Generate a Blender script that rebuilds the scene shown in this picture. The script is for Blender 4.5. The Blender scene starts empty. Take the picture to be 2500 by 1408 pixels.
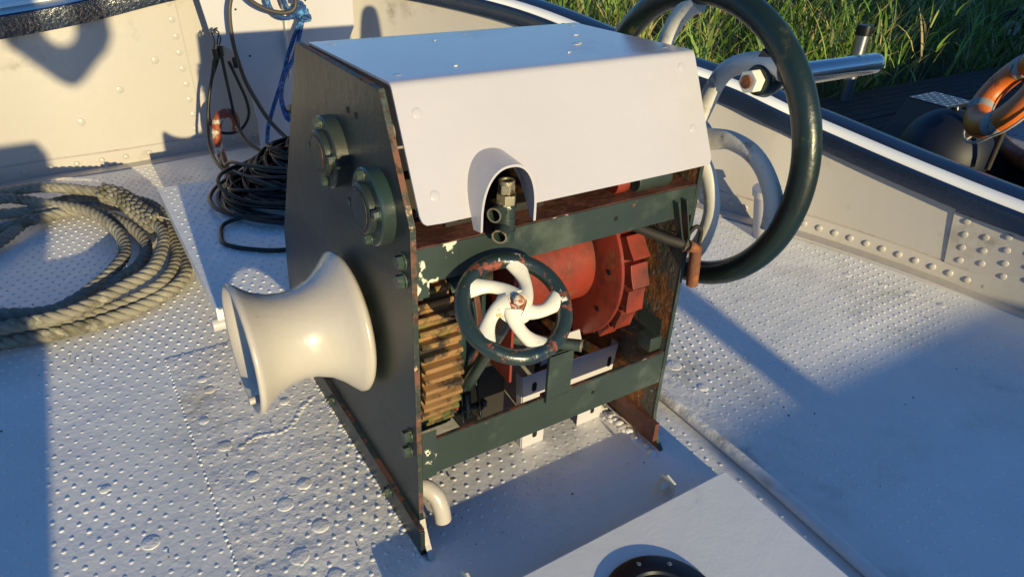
import bpy, bmesh, math, random
from mathutils import Vector, Matrix
from mathutils.noise import noise as pnoise
random.seed(7)
PI=math.pi
S=bpy.context.scene
COL=S.collection
# ------------------------------------------------------------------ camera, world, sun
def setup():
    f,yaw,pit,rol=1715.88,0.58807,0.53416,0.05112
    pos=Vector((-0.5396,-1.1718,1.5609))
    fw=Vector((math.sin(yaw)*math.cos(pit),math.cos(yaw)*math.cos(pit),-math.sin(pit)))
    r=Vector((math.cos(yaw),-math.sin(yaw),0)); u=r.cross(fw)
    r2=r*math.cos(rol)+u*math.sin(rol); u2=-r*math.sin(rol)+u*math.cos(rol)
    cam=bpy.data.cameras.new('camera'); co=bpy.data.objects.new('camera',cam); COL.objects.link(co)
    m=Matrix((r2,u2,-fw)).transposed().to_4x4(); m.translation=pos; co.matrix_world=m
    cam.sensor_width=36; cam.lens=36*f/2500; cam.clip_start=.02; cam.clip_end=500
    S.camera=co
setup()
TS=.182
SUN=Vector((.08,1,-TS)).normalized()          # the way the light travels
EL=math.asin(-SUN.z); ROT=math.atan2(-SUN.x,-SUN.y)
w=bpy.data.worlds.new('World'); S.world=w; w.use_nodes=True
nt=w.node_tree; bg=nt.nodes['Background']
sky=nt.nodes.new('ShaderNodeTexSky'); sky.sky_type='NISHITA'; sky.sun_disc=False
sky.sun_elevation=EL; sky.sun_rotation=ROT % (2*PI); sky.air_density=1.0; sky.dust_density=.1; sky.ozone_density=6.0
nt.links.new(sky.outputs[0],bg.inputs[0]); bg.inputs[1].default_value=.15
sl=bpy.data.lights.new('sun','SUN'); sl.energy=4.6; sl.angle=math.radians(.5); sl.color=(1,.84,.47)
so=bpy.data.objects.new('sun',sl); COL.objects.link(so); so.rotation_euler=(-SUN).to_track_quat('Z','Y').to_euler()
S.view_settings.view_transform='Standard'; S.view_settings.look='None'; S.view_settings.exposure=0.3; S.view_settings.gamma=1
S.render.engine='CYCLES'
S.render.resolution_x=1024; S.render.resolution_y=576

# ------------------------------------------------------------------ materials
def mat(name,base,rough=.5,metal=0.,layers=(),bump=(),coat=0.,spec=.5,var=.0,coord='Object'):
    """layers: (colour, scale, threshold, softness, roughness[, stretch xyz]) noise patches over the base; bump: (scale, strength, distance)..."""
    m=bpy.data.materials.new(name); m.use_nodes=True; t=m.node_tree; N=t.nodes; L=t.links
    p=N['Principled BSDF']; tc=N.new('ShaderNodeTexCoord')
    def val(v):
        n=N.new('ShaderNodeValue'); n.outputs[0].default_value=v; return n.outputs[0]
    def rgb(c):
        n=N.new('ShaderNodeRGB'); n.outputs[0].default_value=(*c,1); return n.outputs[0]
    def noise(sc,det=5,st=(1,1,1),off=0,rgh=.6):
        mp=N.new('ShaderNodeMapping'); mp.inputs['Scale'].default_value=st; mp.inputs['Location'].default_value=(off,off*1.7,off*.6)
        L.new(tc.outputs[coord],mp.inputs[0]); n=N.new('ShaderNodeTexNoise'); n.inputs['Scale'].default_value=sc
        n.inputs['Detail'].default_value=det; n.inputs['Roughness'].default_value=rgh; L.new(mp.outputs[0],n.inputs['Vector']); return n.outputs['Fac']
    col=rgb(base); rg=val(rough)
    if var:
        n=noise(2.3,6,off=3.1); mr=N.new('ShaderNodeMapRange'); mr.inputs['From Min'].default_value=.3; mr.inputs['From Max'].default_value=.7
        mr.inputs['To Min'].default_value=1-var; mr.inputs['To Max'].default_value=1+var; L.new(n,mr.inputs[0])
        mx=N.new('ShaderNodeVectorMath'); mx.operation='SCALE'; L.new(col,mx.inputs[0]); L.new(mr.outputs[0],mx.inputs['Scale']); col=mx.outputs[0]
    hsum=None
    for i,ly in enumerate(layers):
        c,sc,th,sf,ro=ly[:5]; st=ly[5] if len(ly)>5 else (1,1,1)
        n=noise(sc,8,st,off=1.3+i*4.7,rgh=.65)
        mr=N.new('ShaderNodeMapRange'); mr.interpolation_type='SMOOTHSTEP'; mr.inputs['From Min'].default_value=th-sf; mr.inputs['From Max'].default_value=th+sf; L.new(n,mr.inputs[0])
        mx=N.new('ShaderNodeMix'); mx.data_type='RGBA'; L.new(mr.outputs[0],mx.inputs['Factor']); L.new(col,mx.inputs['A'])
        n2=noise(sc*4,5,st,off=9+i); m2=N.new('ShaderNodeMapRange'); m2.inputs['From Min'].default_value=.3; m2.inputs['From Max'].default_value=.7; m2.inputs['To Min'].default_value=.6; m2.inputs['To Max'].default_value=1.35; L.new(n2,m2.inputs[0])
        sc2=N.new('ShaderNodeVectorMath'); sc2.operation='SCALE'; L.new(rgb(c),sc2.inputs[0]); L.new(m2.outputs[0],sc2.inputs['Scale'])
        L.new(sc2.outputs[0],mx.inputs['B']); col=mx.outputs['Result']
        mm=N.new('ShaderNodeMix'); mm.data_type='FLOAT'; L.new(mr.outputs[0],mm.inputs['Factor']); L.new(rg,mm.inputs['A']); mm.inputs['B'].default_value=ro; rg=mm.outputs['Result']
        inv=N.new('ShaderNodeMath'); inv.operation='MULTIPLY'; inv.inputs[1].default_value=-.0006; L.new(mr.outputs[0],inv.inputs[0])
        hsum=inv.outputs[0] if hsum is None else _add(N,L,hsum,inv.outputs[0])
    for sc,dist in bump:
        n=noise(sc,5,off=sc*.37); ml=N.new('ShaderNodeMath'); ml.operation='MULTIPLY'; ml.inputs[1].default_value=dist; L.new(n,ml.inputs[0])
        hsum=ml.outputs[0] if hsum is None else _add(N,L,hsum,ml.outputs[0])
    if hsum is not None:
        b=N.new('ShaderNodeBump'); b.inputs['Distance'].default_value=1; b.inputs['Strength'].default_value=1; L.new(hsum,b.inputs['Height']); L.new(b.outputs[0],p.inputs['Normal'])
    L.new(col,p.inputs['Base Color']); L.new(rg,p.inputs['Roughness']); p.inputs['Metallic'].default_value=metal
    p.inputs['Coat Weight'].default_value=coat; p.inputs['Coat Roughness'].default_value=.12; p.inputs['Specular IOR Level'].default_value=spec
    return m
def _add(N,L,a,b):
    n=N.new('ShaderNodeMath'); n.operation='ADD'; L.new(a,n.inputs[0]); L.new(b,n.inputs[1]); return n.outputs[0]
RUST=(.19,.062,.022); RUSTD=(.07,.028,.014); REDLEAD=(.42,.075,.035)
M={}
M['deck']=mat('deck_paint',(.84,.81,.77),.36,var=.06,layers=[((.64,.62,.56),1.4,.62,.08,.45),((.12,.08,.05),26,.79,.02,.7)],bump=[(2.2,.006),(9,.0035),(60,.0011)])
M['deck2']=mat('worn_deck_paint',(.83,.79,.74),.36,var=.08,layers=[((.55,.48,.36),3,.64,.08,.5),((.12,.06,.03),22,.77,.02,.7)],bump=[(4,.012),(14,.006),(60,.0014)])
M['cream']=mat('cream_paint',(.475,.435,.395),.33,var=.012,layers=[((.38,.22,.09),7,.745,.025,.6),((.36,.32,.27),2.4,.66,.07,.45)],bump=[(3,.004),(30,.0006)])
M['white']=mat('white_paint',(.50,.475,.49),.3,var=.02,layers=[((.45,.25,.1),18,.8,.02,.6)],bump=[(3,.002),(90,.0003)])
M['cover']=mat('cover_white_paint',(.465,.44,.47),.24,var=.025,layers=[((.5,.42,.3),13,.77,.02,.6),((.42,.40,.40),1.6,.62,.1,.35),((.40,.27,.17),24,.735,.03,.5,(1,1,.14))],bump=[(3,.005),(120,.0003)],coat=.15)
M['green']=mat('dark_green_paint',(.018,.036,.034),.27,var=.25,layers=[((.10,.09,.06),90,.74,.03,.5),((.03,.035,.03),3,.55,.1,.42)],bump=[(70,.0006),(9,.001)],coat=.25)
M['greenp']=mat('side_plate_paint',(.014,.026,.025),.40,var=.3,layers=[((.10,.09,.07),80,.77,.03,.5),((.030,.030,.026),2.2,.55,.14,.45,(1,1,.4))],bump=[(55,.0010),(6,.003),(160,.0004)],coat=.05)
M['greenchip']=mat('chipped_green_paint',(.030,.045,.039),.36,var=.2,layers=[((.72,.66,.5),13,.62,.012,.5),(RUST,9,.645,.015,.8)],bump=[(60,.0006)])
M['greenlite']=mat('beam_green_paint',(.030,.043,.037),.36,var=.22,layers=[((.6,.58,.48),46,.715,.015,.5),(RUST,12,.675,.02,.8),((.06,.075,.06),4,.56,.08,.45)],bump=[(60,.0006)])
M['hatch']=mat('hatch_white_paint',(.88,.87,.85),.3,var=.02,layers=[((.7,.66,.58),2.2,.62,.08,.4),((.3,.22,.14),24,.80,.015,.6)],bump=[(4,.002),(110,.0003)])
M['greenmoss']=mat('weathered_wheel_paint',(.009,.019,.016),.33,var=.3,layers=[((.085,.08,.02),7,.65,.08,.7),((.008,.012,.010),3,.58,.06,.4),((.22,.2,.16),55,.78,.02,.6)],bump=[(40,.0015),(9,.002)],coat=.1)
M['rust']=mat('rusty_steel',(.15,.055,.024),.85,var=.3,layers=[((.30,.10,.035),22,.55,.06,.9),((.035,.018,.012),40,.62,.03,.85)],bump=[(60,.0025),(16,.003)])
M['rustedge']=mat('rusty_plate_edge',(.13,.055,.035),.8,var=.3,layers=[((.03,.04,.035),11,.49,.04,.5),((.50,.33,.20),26,.66,.03,.6),((.05,.025,.015),40,.6,.04,.8)],bump=[(60,.0015)])
M['gear']=mat('old_gear_paint',(.24,.125,.045),.75,var=.3,layers=[((.09,.10,.02),5,.60,.05,.85),((.03,.02,.013),14,.53,.06,.85),((.62,.55,.40),6,.66,.012,.6)],bump=[(50,.0016)])
M['red']=mat('red_lead_paint',(.235,.032,.018),.45,var=.15,layers=[((.09,.018,.010),4.5,.56,.10,.6),((.55,.35,.25),42,.75,.02,.6),((.17,.045,.02),9,.62,.05,.7)],bump=[(30,.0012)])  # the dark red patches stand in for shade inside the windlass
M['brown']=mat('rusty_brown_drum',(.09,.03,.02),.6,var=.3,layers=[((.17,.06,.04),9,.5,.08,.7)],bump=[(25,.003)])
M['inplate']=mat('rusty_inner_plate',(.11,.09,.06),.9,var=.3,layers=[((.30,.11,.03),6,.52,.03,.95),((.09,.10,.02),3,.6,.04,.95),((.30,.27,.21),30,.62,.02,.9)],bump=[(30,.006),(90,.002)])
M['dark']=mat('grimy_steel_and_shade',(.018,.014,.011),.7,var=.3,bump=[(30,.002)])  # also on the dark infill that stands in for interior shade
M['hole']=mat('hole_black',(.004,.004,.004),.9)
M['spoke']=mat('wheel_spoke_paint',(.62,.59,.54),.4,var=.05,layers=[((.20,.185,.15),8,.625,.06,.7),((.06,.055,.045),60,.69,.03,.8)],bump=[(40,.0012)])
M['spoke2']=mat('hub_white_paint',(.76,.71,.6),.34,var=.04,layers=[((.62,.36,.14),15,.67,.03,.6),(RUST,30,.73,.02,.8)],bump=[(30,.0012)])
M['rimchip']=mat('chipped_wheel_paint',(.019,.032,.029),.30,var=.3,layers=[((.74,.72,.6),11,.625,.008,.45),((.22,.05,.025),26,.585,.015,.7),((.010,.022,.035),5,.6,.04,.25)],bump=[(30,.0025)],coat=.4)
M['chrome']=mat('polished_steel',(.62,.62,.62),.16,metal=1,layers=[((.45,.25,.12),11,.62,.05,.4)],bump=[(40,.0003)])
M['castwhite']=mat('warping_drum_paint',(.48,.435,.39),.30,var=.02,layers=[((.26,.13,.06),17,.70,.018,.6),((.16,.13,.09),70,.76,.02,.6),((.40,.35,.28),26,.70,.03,.5,(.25,1,1))],bump=[(7,.003),(60,.0006)],coat=.12)
M['galv']=mat('zinc_nut',(.42,.36,.24),.4,metal=.7,layers=[((.10,.07,.04),30,.55,.05,.7)],bump=[(60,.0006)])
M['bolt']=mat('bolt_green_paint',(.035,.055,.045),.35,var=.3,layers=[((.16,.14,.09),60,.6,.05,.5)],bump=[(60,.001)])
M['blue']=mat('navy_gloss_paint',(.010,.022,.062),.26,var=.12,layers=[((.2,.2,.2),40,.8,.01,.5)],bump=[(6,.001),(40,.0003)],coat=.12)
M['bluerough']=mat('navy_thick_paint',(.010,.019,.042),.14,var=.1,bump=[(55,.003),(8,.002)],coat=.5)
M['stripe']=mat('rail_white_paint',(.86,.85,.82),.2,var=.02,layers=[((.6,.5,.4),9,.75,.02,.5)],bump=[(5,.001)])
M['hawser']=mat('mooring_rope_fibre',(.245,.222,.178),.95,var=.22,layers=[((.12,.11,.075),6,.56,.08,.95),((.30,.38,.34),32,.68,.04,.95),((.31,.29,.23),14,.58,.06,.95)],bump=[(130,.0024),(40,.003)])
M['cable']=mat('black_rubber',(.006,.0055,.0055),.45,var=.2,bump=[(60,.0003)])
M['cable2']=mat('grey_brown_rubber',(.055,.048,.04),.5,var=.2)
M['bluerope']=mat('blue_rope_fibre',(.015,.06,.19),.75,var=.35,layers=[((.10,.30,.55),28,.58,.06,.8)],bump=[(150,.002)])
M['ring']=mat('orange_peeling_ring',(.30,.055,.02),.5,var=.2,layers=[((.55,.50,.40),9,.54,.02,.5),((.07,.03,.02),7,.6,.03,.8)],bump=[(40,.001)])
M['black']=mat('black_gloss',(.01,.01,.012),.3)
M['wood']=mat('dark_jetty_boards',(.026,.021,.020),.85,var=.3,layers=[((.055,.045,.04),5,.55,.1,.9,(1,9,1))],bump=[(40,.002)])
M['mud']=mat('bank_soil',(.03,.035,.014),.95,var=.3,layers=[((.05,.07,.02),2,.5,.1,.9)],bump=[(12,.03)])
M['oak']=mat('varnished_rail',(.16,.07,.03),.5,var=.3,layers=[((.06,.03,.015),6,.55,.08,.6,(6,1,1))])
M['oldwhite']=mat('peeling_white_boards',(.34,.33,.32),.7,var=.2,layers=[((.10,.08,.06),8,.6,.03,.8,(1,5,1))],bump=[(20,.002)])
M['orange']=mat('lifebuoy_orange',(.66,.15,.02),.42,var=.08,layers=[((.30,.06,.02),9,.65,.05,.6)],bump=[(20,.001)])
M['fender']=mat('fender_navy',(.004,.007,.018),.55,var=.2)
M['cord']=mat('pale_cord',(.5,.45,.36),.9,var=.1)
M['tread']=mat('tread_plate',(.12,.15,.18),.4,metal=.5,var=.1)
M['tyre']=mat('tyre_rubber',(.012,.012,.012),.8)
M['steelpost']=mat('brushed_steel_post',(.40,.40,.41),.3,metal=.9,var=.1)
# water
M['water']=mat('dark_canal_water',(.008,.012,.010),.06,bump=[(3,.02)])
# reeds: each blade carries its own tint
m=bpy.data.materials.new('reed_leaves'); m.use_nodes=True; t=m.node_tree; p=t.nodes['Principled BSDF']
a=t.nodes.new('ShaderNodeAttribute'); a.attribute_name='tint'; r=t.nodes.new('ShaderNodeValToRGB')
cr=r.color_ramp; cr.elements[0].position=0; cr.elements[0].color=(.06,.11,.02,1); cr.elements[1].position=1; cr.elements[1].color=(.50,.40,.18,1)
for ps,c in ((.3,(.11,.20,.03,1)),(.6,(.19,.32,.05,1)),(.82,(.30,.42,.08,1)),(.88,(.36,.30,.12,1))):
    e=cr.elements.new(ps); e.color=c
t.links.new(a.outputs['Fac'],r.inputs[0]); t.links.new(r.outputs[0],p.inputs['Base Color']); p.inputs['Roughness'].default_value=.5
tr=t.nodes.new('ShaderNodeBsdfTranslucent'); mx=t.nodes.new('ShaderNodeMixShader'); mx.inputs[0].default_value=.15
t.links.new(r.outputs[0],tr.inputs[0]); t.links.new(p.outputs[0],mx.inputs[1]); t.links.new(tr.outputs[0],mx.inputs[2]); t.links.new(mx.outputs[0],t.nodes['Material Output'].inputs[0])
M['reed']=m

# ------------------------------------------------------------------ mesh helpers
def basis(d):
    d=Vector(d).normalized(); a=Vector((0,0,1)) if abs(d.z)<.9 else Vector((1,0,0))
    u=d.cross(a).normalized(); return u,d.cross(u).normalized(),d
class MB:
    def __init__(s): s.v=[]; s.f=[]
    def add(s,vs,fs):
        o=len(s.v); s.v+= [tuple(x) for x in vs]; s.f+=[tuple(i+o for i in f) for f in fs]; return s
    def box(s,x0,x1,y0,y1,z0,z1):
        return s.add([(x0,y0,z0),(x1,y0,z0),(x1,y1,z0),(x0,y1,z0),(x0,y0,z1),(x1,y0,z1),(x1,y1,z1),(x0,y1,z1)],
                     [(3,2,1,0),(4,5,6,7),(0,1,5,4),(1,2,6,5),(2,3,7,6),(3,0,4,7)])
    def obox(s,c,u,v,w):
        c,u,v,w=map(Vector,(c,u,v,w)); vs=[c+a*u+b*v+d*w for d in(-1,1) for b in(-1,1) for a in(-1,1)]
        return s.add(vs,[(0,2,3,1),(4,5,7,6),(0,1,5,4),(1,3,7,5),(3,2,6,7),(2,0,4,6)])
    def prism(s,pts,ax,a,b):
        """pts 2D outline; ax = axis of extrusion, a..b"""
        def P(p,t):
            return {0:(t,p[0],p[1]),1:(p[0],t,p[1]),2:(p[0],p[1],t)}[ax]
        n=len(pts); vs=[P(p,a) for p in pts]+[P(p,b) for p in pts]
        return s.add(vs,[tuple(range(n))[::-1],tuple(range(n,2*n))]+[(i,(i+1)%n,(i+1)%n+n,i+n) for i in range(n)])
    def cyl(s,p0,p1,r0,r1=None,n=24,rot=0,caps=True):
        r1=r0 if r1 is None else r1; p0=Vector(p0);p1=Vector(p1);u,v,d=basis(p1-p0)
        A=[rot+2*PI*i/n for i in range(n)]
        vs=[p0+(u*math.cos(a)+v*math.sin(a))*r0 for a in A]+[p1+(u*math.cos(a)+v*math.sin(a))*r1 for a in A]
        fs=[(i,(i+1)%n,(i+1)%n+n,i+n) for i in range(n)]
        if caps: fs+=[tuple(range(n))[::-1],tuple(range(n,2*n))]
        return s.add(vs,fs)
    def pipe(s,p0,p1,ro,ri,n=24):
        return s.lathe([(0,ri),(0,ro),((Vector(p1)-Vector(p0)).length,ro),((Vector(p1)-Vector(p0)).length,ri)],p0,Vector(p1)-Vector(p0),n,closed=True)
    def lathe(s,prof,o,d,n=48,closed=False):
        """prof: (distance along axis, radius)"""
        o=Vector(o);u,v,d=basis(d); k=len(prof); vs=[]
        for i in range(n):
            a=2*PI*i/n; e=u*math.cos(a)+v*math.sin(a)
            vs+=[o+d*q[0]+e*q[1] for q in prof]
        fs=[]
        for i in range(n):
            j=(i+1)%n
            for q in range(k if closed else k-1):
                q2=(q+1)%k; fs.append((i*k+q,j*k+q,j*k+q2,i*k+q2))
        return s.add(vs,fs)
    def dome(s,c,r,h,nrm=(0,0,1),n=8,rings=2,flat=0.):
        c=Vector(c);u,v,d=basis(nrm);vs=[];fs=[]
        for j in range(rings):
            t=j/rings*PI/2; rr=r*(flat+(1-flat)*math.cos(t)) if j else r; hh=h*math.sin(t)
            vs+=[c+(u*math.cos(2*PI*i/n)+v*math.sin(2*PI*i/n))*rr+d*hh for i in range(n)]
        vs.append(c+d*h); top=len(vs)-1
        for j in range(rings-1):
            fs+=[(j*n+i,j*n+(i+1)%n,(j+1)*n+(i+1)%n,(j+1)*n+i) for i in range(n)]
        fs+=[((rings-1)*n+i,(rings-1)*n+(i+1)%n,top) for i in range(n)]
        return s.add(vs,fs)
    def tube(s,pts,r,n=10,closed=False,flat=None,caps=True):
        P=[Vector(p) for p in pts];k=len(P);R=r if callable(r) else (lambda t:r)
        T=[]
        for i in range(k):
            a=P[(i-1)%k] if (closed or i>0) else P[0]; b=P[(i+1)%k] if (closed or i<k-1) else P[-1]
            T.append((b-a).normalized() if (b-a).length>1e-9 else Vector((0,0,1)))
        if flat is not None: u=Vector(flat); u=(u-T[0]*u.dot(T[0])).normalized()
        else: u=basis(T[0])[0]
        vs=[]
        for i in range(k):
            if flat is not None: uu=Vector(flat); u=(uu-T[i]*uu.dot(T[i])).normalized()
            else: u=(u-T[i]*u.dot(T[i])).normalized()
            v=T[i].cross(u); rr=R(i/max(1,k-1)); ra,rb=(rr if isinstance(rr,tuple) else (rr,rr))
            vs+=[P[i]+u*math.cos(2*PI*j/n)*ra+v*math.sin(2*PI*j/n)*rb for j in range(n)]
        fs=[]
        for i in range(k if closed else k-1):
            i2=(i+1)%k
            fs+=[(i*n+j,i*n+(j+1)%n,i2*n+(j+1)%n,i2*n+j) for j in range(n)]
        if not closed and caps: fs+=[tuple(range(n))[::-1],tuple(range((k-1)*n,k*n))]
        return s.add(vs,fs)
    def torus(s,c,nrm,R,r,n=64,m=14,sq=1.):
        c=Vector(c);u,v,d=basis(nrm)
        return s.tube([c+(u*math.cos(2*PI*i/n)+v*math.sin(2*PI*i/n))*R for i in range(n)],lambda t:(r*sq,r),m,closed=True,flat=tuple(d))
    def hexbolt(s,c,d,r=.016,h=.012,rot=.2,stud=True):
        c=Vector(c);d=Vector(d).normalized()
        s.cyl(c,c+d*h*.22,r*1.25,n=20); s.cyl(c+d*h*.22,c+d*h*1.1,r,r*.98,n=6,rot=rot)
        if stud: s.cyl(c+d*h*1.1,c+d*h*1.5,r*.5,r*.46,n=14)
        return s
def link(name,mb,m,parent=None,bev=0,smooth=40,seg=2):
    me=bpy.data.meshes.new(name); org=parent_org(parent)
    me.from_pydata([(x-org.x,y-org.y,z-org.z) for x,y,z in mb.v],[],mb.f); me.validate(); me.update()
    b=bmesh.new(); b.from_mesh(me); bmesh.ops.recalc_face_normals(b,faces=b.faces); b.to_mesh(me); b.free()
    for p in me.polygons: p.use_smooth=True
    me.set_sharp_from_angle(angle=math.radians(smooth))
    for mm in (m if isinstance(m,list) else [m]): me.materials.append(mm)
    o=bpy.data.objects.new(name,me); COL.objects.link(o)
    if parent: o.parent=parent
    if bev:
        q=o.modifiers.new('bevel','BEVEL'); q.width=bev; q.segments=seg; q.limit_method='ANGLE'; q.angle_limit=math.radians(35)
        w=o.modifiers.new('weighted','WEIGHTED_NORMAL'); w.keep_sharp=False; w.weight=80
    return o
def split(name,mb,m,parent=None,**k):
    # each loose piece of the builder becomes an object of its own
    n=len(mb.v);par=list(range(n))
    def fd(a):
        while par[a]!=a: par[a]=par[par[a]]; a=par[a]
        return a
    for f in mb.f:
        for b in f[1:]: par[fd(b)]=fd(f[0])
    groups={}
    for f in mb.f: groups.setdefault(fd(f[0]),[]).append(f)
    for fs in groups.values():
        ids=sorted({i for f in fs for i in f}); mp={i:j for j,i in enumerate(ids)}
        g=MB(); g.v=[mb.v[i] for i in ids]; g.f=[tuple(mp[i] for i in f) for f in fs]; link(name,g,m,parent,**k)
def parent_org(p):
    v=Vector((0,0,0))
    while p: v+=p.location; p=p.parent
    return v
def tag(o,label,cat,group=None,kind=None):
    if kind: o['kind']=kind; return o
    o['label']=label; o['category']=cat
    if group: o['group']=group
    return o
def thing(name,label,cat,loc,group=None):
    o=bpy.data.objects.new(name,None); COL.objects.link(o); o.location=loc; o.empty_display_size=.1
    return tag(o,label,cat,group)
def cr(pts,n=8,closed=False):
    """Catmull-Rom through points"""
    P=[Vector(p) for p in pts];k=len(P);out=[]
    for i in range(k if closed else k-1):
        g=lambda j:P[j%k] if closed else P[max(0,min(k-1,j))]
        a,b,c,d=g(i-1),g(i),g(i+1),g(i+2)
        for q in range(n):
            t=q/n; out.append(.5*((2*b)+(c-a)*t+(2*a-5*b+4*c-d)*t*t+(3*b-a-3*c+d)*t**3))
    if not closed: out.append(P[-1])
    return out
def resample(P,step):
    out=[P[0]];acc=0
    for a,b in zip(P,P[1:]):
        L=(b-a).length
        while acc+L>=step:
            t=(step-acc)/L; a=a.lerp(b,t); out.append(a); L=(b-a).length; acc=0
        acc+=L
    return out
def arc(cx,cy,r,a0,a1,n):
    return [(cx+r*math.cos(math.radians(a0+(a1-a0)*i/n)),cy+r*math.sin(math.radians(a0+(a1-a0)*i/n))) for i in range(n+1)]

# ================================================================== SETTING
# base line of the bulwark at deck level, from the port quarter round the bow and down the starboard side
BASE=[(-2.9, 2.0), (-2.3, 2.62), (-1.6, 3.05), (-0.89, 3.25), (-0.335, 3.28), (0.1, 3.33), (0.6, 3.35), (1.199, 3.147), (1.642, 2.441), (1.914, 1.662), (2.199, 1.146), (2.338, 0.891), (2.471, 0.69), (2.655, 0.296), (2.83, -0.2), (2.93, -0.8), (3.0, -1.6), (3.05, -3.0)]
RAIL=[(-2.95,2.0,.52),(-2.33,2.62,.58),(-1.63,3.03,.65),(-.88,3.20,.72),(-.37,3.26,.78),(.14,3.27,.88),(.6,3.27,.93),(1.17,3.08,.90),(1.68,2.385,.83),(1.985,1.70,.70),(2.257,1.24,.61),(2.363,.998,.548),(2.475,.776,.485),(2.605,.324,.405),(2.72,-.15,.345),(2.86,-.8,.30),(2.93,-1.6,.28),(3.0,-3,.28)]
def sm(t): t=max(0,min(1,t)); return t*t*(3-2*t)
def zd(x,y): return min(.14,max(0,.072*(y+.2)))*sm((x-1.15)/.95)      # the deck's sheer towards the bow on the starboard side
base=cr([(x,y,zd(x,y)) for x,y in BASE],10); rail=cr(RAIL,10)
# deck sheet
d=MB(); poly=[(p.x,p.y) for p in base]
n=len(poly); cen=(.4,-.5,0)
ring_=poly+[(3.05,-4.2),(-2.9,-4.2)]; NR=90; c0_=(.4,.6); m_=len(ring_)
vs=[]; fs=[]
for (x,y) in ring_:
    for k in range(NR+1):
        t=k/NR; X=c0_[0]+(x-c0_[0])*t; Y=c0_[1]+(y-c0_[1])*t; vs.append((X,Y,zd(X,Y)))
for i in range(m_):
    j=(i+1)%m_
    for k in range(NR): fs.append((i*(NR+1)+k,i*(NR+1)+k+1,j*(NR+1)+k+1,j*(NR+1)+k))
d.add(vs,fs)
def inside(x,y,mg=.11):
    # inside the bulwark by a margin
    if y<-1.35: return False
    for i in range(0,n-1):
        ax,ay=poly[i];bx,by=poly[i+1]; L=math.hypot(bx-ax,by-ay)
        if ((x-ax)*(by-ay)-(y-ay)*(bx-ax))/L<mg and min(ax,bx)-.4<x<max(ax,bx)+.4 and min(ay,by)-.4<y<max(ay,by)+.4: return False
    return True
def bumps(mb,x0,x1,y0,y1,z,pu=.0405,pv=.0395,r=.0066,h=.0029,test=None,off=(0,0),wear=0.):
    j=0;y=y0+off[1]
    while y<y1:
        x=x0+off[0]+(pu/2 if j%2 else 0)
        while x<x1:
            k=pnoise(Vector((x*1.7,y*1.7,3.3)))
            if test is None or test(x,y):
                hh=h*max(.5,min(1.1,.9+k*wear))*(.62 if 0<x<.8 and y<1 else 1)
                mb.dome((x+random.uniform(-.0008,.0008),y+random.uniform(-.0008,.0008),z+zd(x,y)),r*random.uniform(.92,1.08),hh*random.uniform(.85,1.1),n=8,rings=3)
            x+=pu
        y+=pv; j+=1
def dk(x,y):
    if not inside(x,y): return False
    if -.03<x<.84 and .28<y<1.3 : return False
    if -.17<x<.89 and y<-.23: return False
    if -.03<x<.0 or .79<x<.83: return -.07>y or y>1.05
    if .94<x<1.12 and y<.9 : return False
    if x<-1.25 or (x<-.55 and y<-.3): return False
    # camera never sees the strip hidden behind the windlass
    return True
bumps(d,-1.3,2.95,-1.3,3.2,0,test=dk,wear=1.4)
deck=link('deck',d,M['deck'],smooth=70); tag(deck,'','',kind='structure')
d=MB()   # doubler plates with seams, lying on the deck
for (x0,x1,y0,y1) in ((-.445,-.03,-1.3,1.18),(1.0,1.105,-.29,1.6)):
    d.box(x0,x1,y0,y1,-.01,.0032)
bumps(d,-.437,-.035,-.7,1.17,.0032,off=(.013,.006),wear=1.6)
for x,y,r in ((-.37,.63,.022),(-.33,.46,.02),(-.40,.78,.016),(-.35,.93,.018),(-.28,.31,.024),(-.21,.36,.022),(-.30,.12,.026),(-.22,.19,.024),(-.24,.02,.02),(-.36,1.0,.016),(-.15,.75,.018)):
    d.dome((x,y,.0032),r,.0022,n=20,rings=4,flat=.72)
for k in range(90):
    y=-.7+k*1.9/90; d.dome((-.446+random.uniform(-.002,.002),y,.0005),random.uniform(.004,.009),random.uniform(.002,.0045),n=7,rings=2)
for k in range(70):
    y=-.28+k*1.8/70; d.dome((1.107+random.uniform(-.001,.001),y,.0),random.uniform(.003,.006),random.uniform(.002,.003),n=7,rings=2)
plates=link('deck_plating',d,M['deck2'],smooth=70); tag(plates,'','',kind='structure')
d=MB()
for x,y,r in ((-.62,.36,.024),(-.70,.62,.016),(1.20,.37,.022),(1.16,.26,.03),(1.16,.11,.02),(2.32,.35,.02),(2.40,.22,.02),(2.46,.12,.02),(2.5,.0,.02)):
    d.dome((x,y,zd(x,y)),r,.0022,n=20,rings=4,flat=.72)
# weld run and fillets round the windlass base
for k in range(60):
    d.dome((.02+k*.013,.30+.01*math.sin(k),-.002),random.uniform(.008,.02),random.uniform(.003,.008),n=8,rings=2)
for k in range(110):
    y=-.06+k*.0105
    d.dome((-.024+random.uniform(-.006,.0),y,-.002),random.uniform(.008,.014),random.uniform(.004,.009),n=8,rings=2)
for k in range(60):
    y=-.05+k*.0105
    d.dome((.778+random.uniform(-.014,.0),y,-.002),random.uniform(.012,.026),random.uniform(.006,.016),n=8,rings=2)
for k in range(46):
    t=k/45; d.dome((-.33+.28*t+random.uniform(-.003,.003),.60+.02*math.sin(t*9)+.12*t*t,.001),random.uniform(.008,.016),random.uniform(.002,.006),n=8,rings=2)
w_=link('deck_welds',d,M['deck2'],smooth=80); tag(w_,'','',kind='structure')

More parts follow.
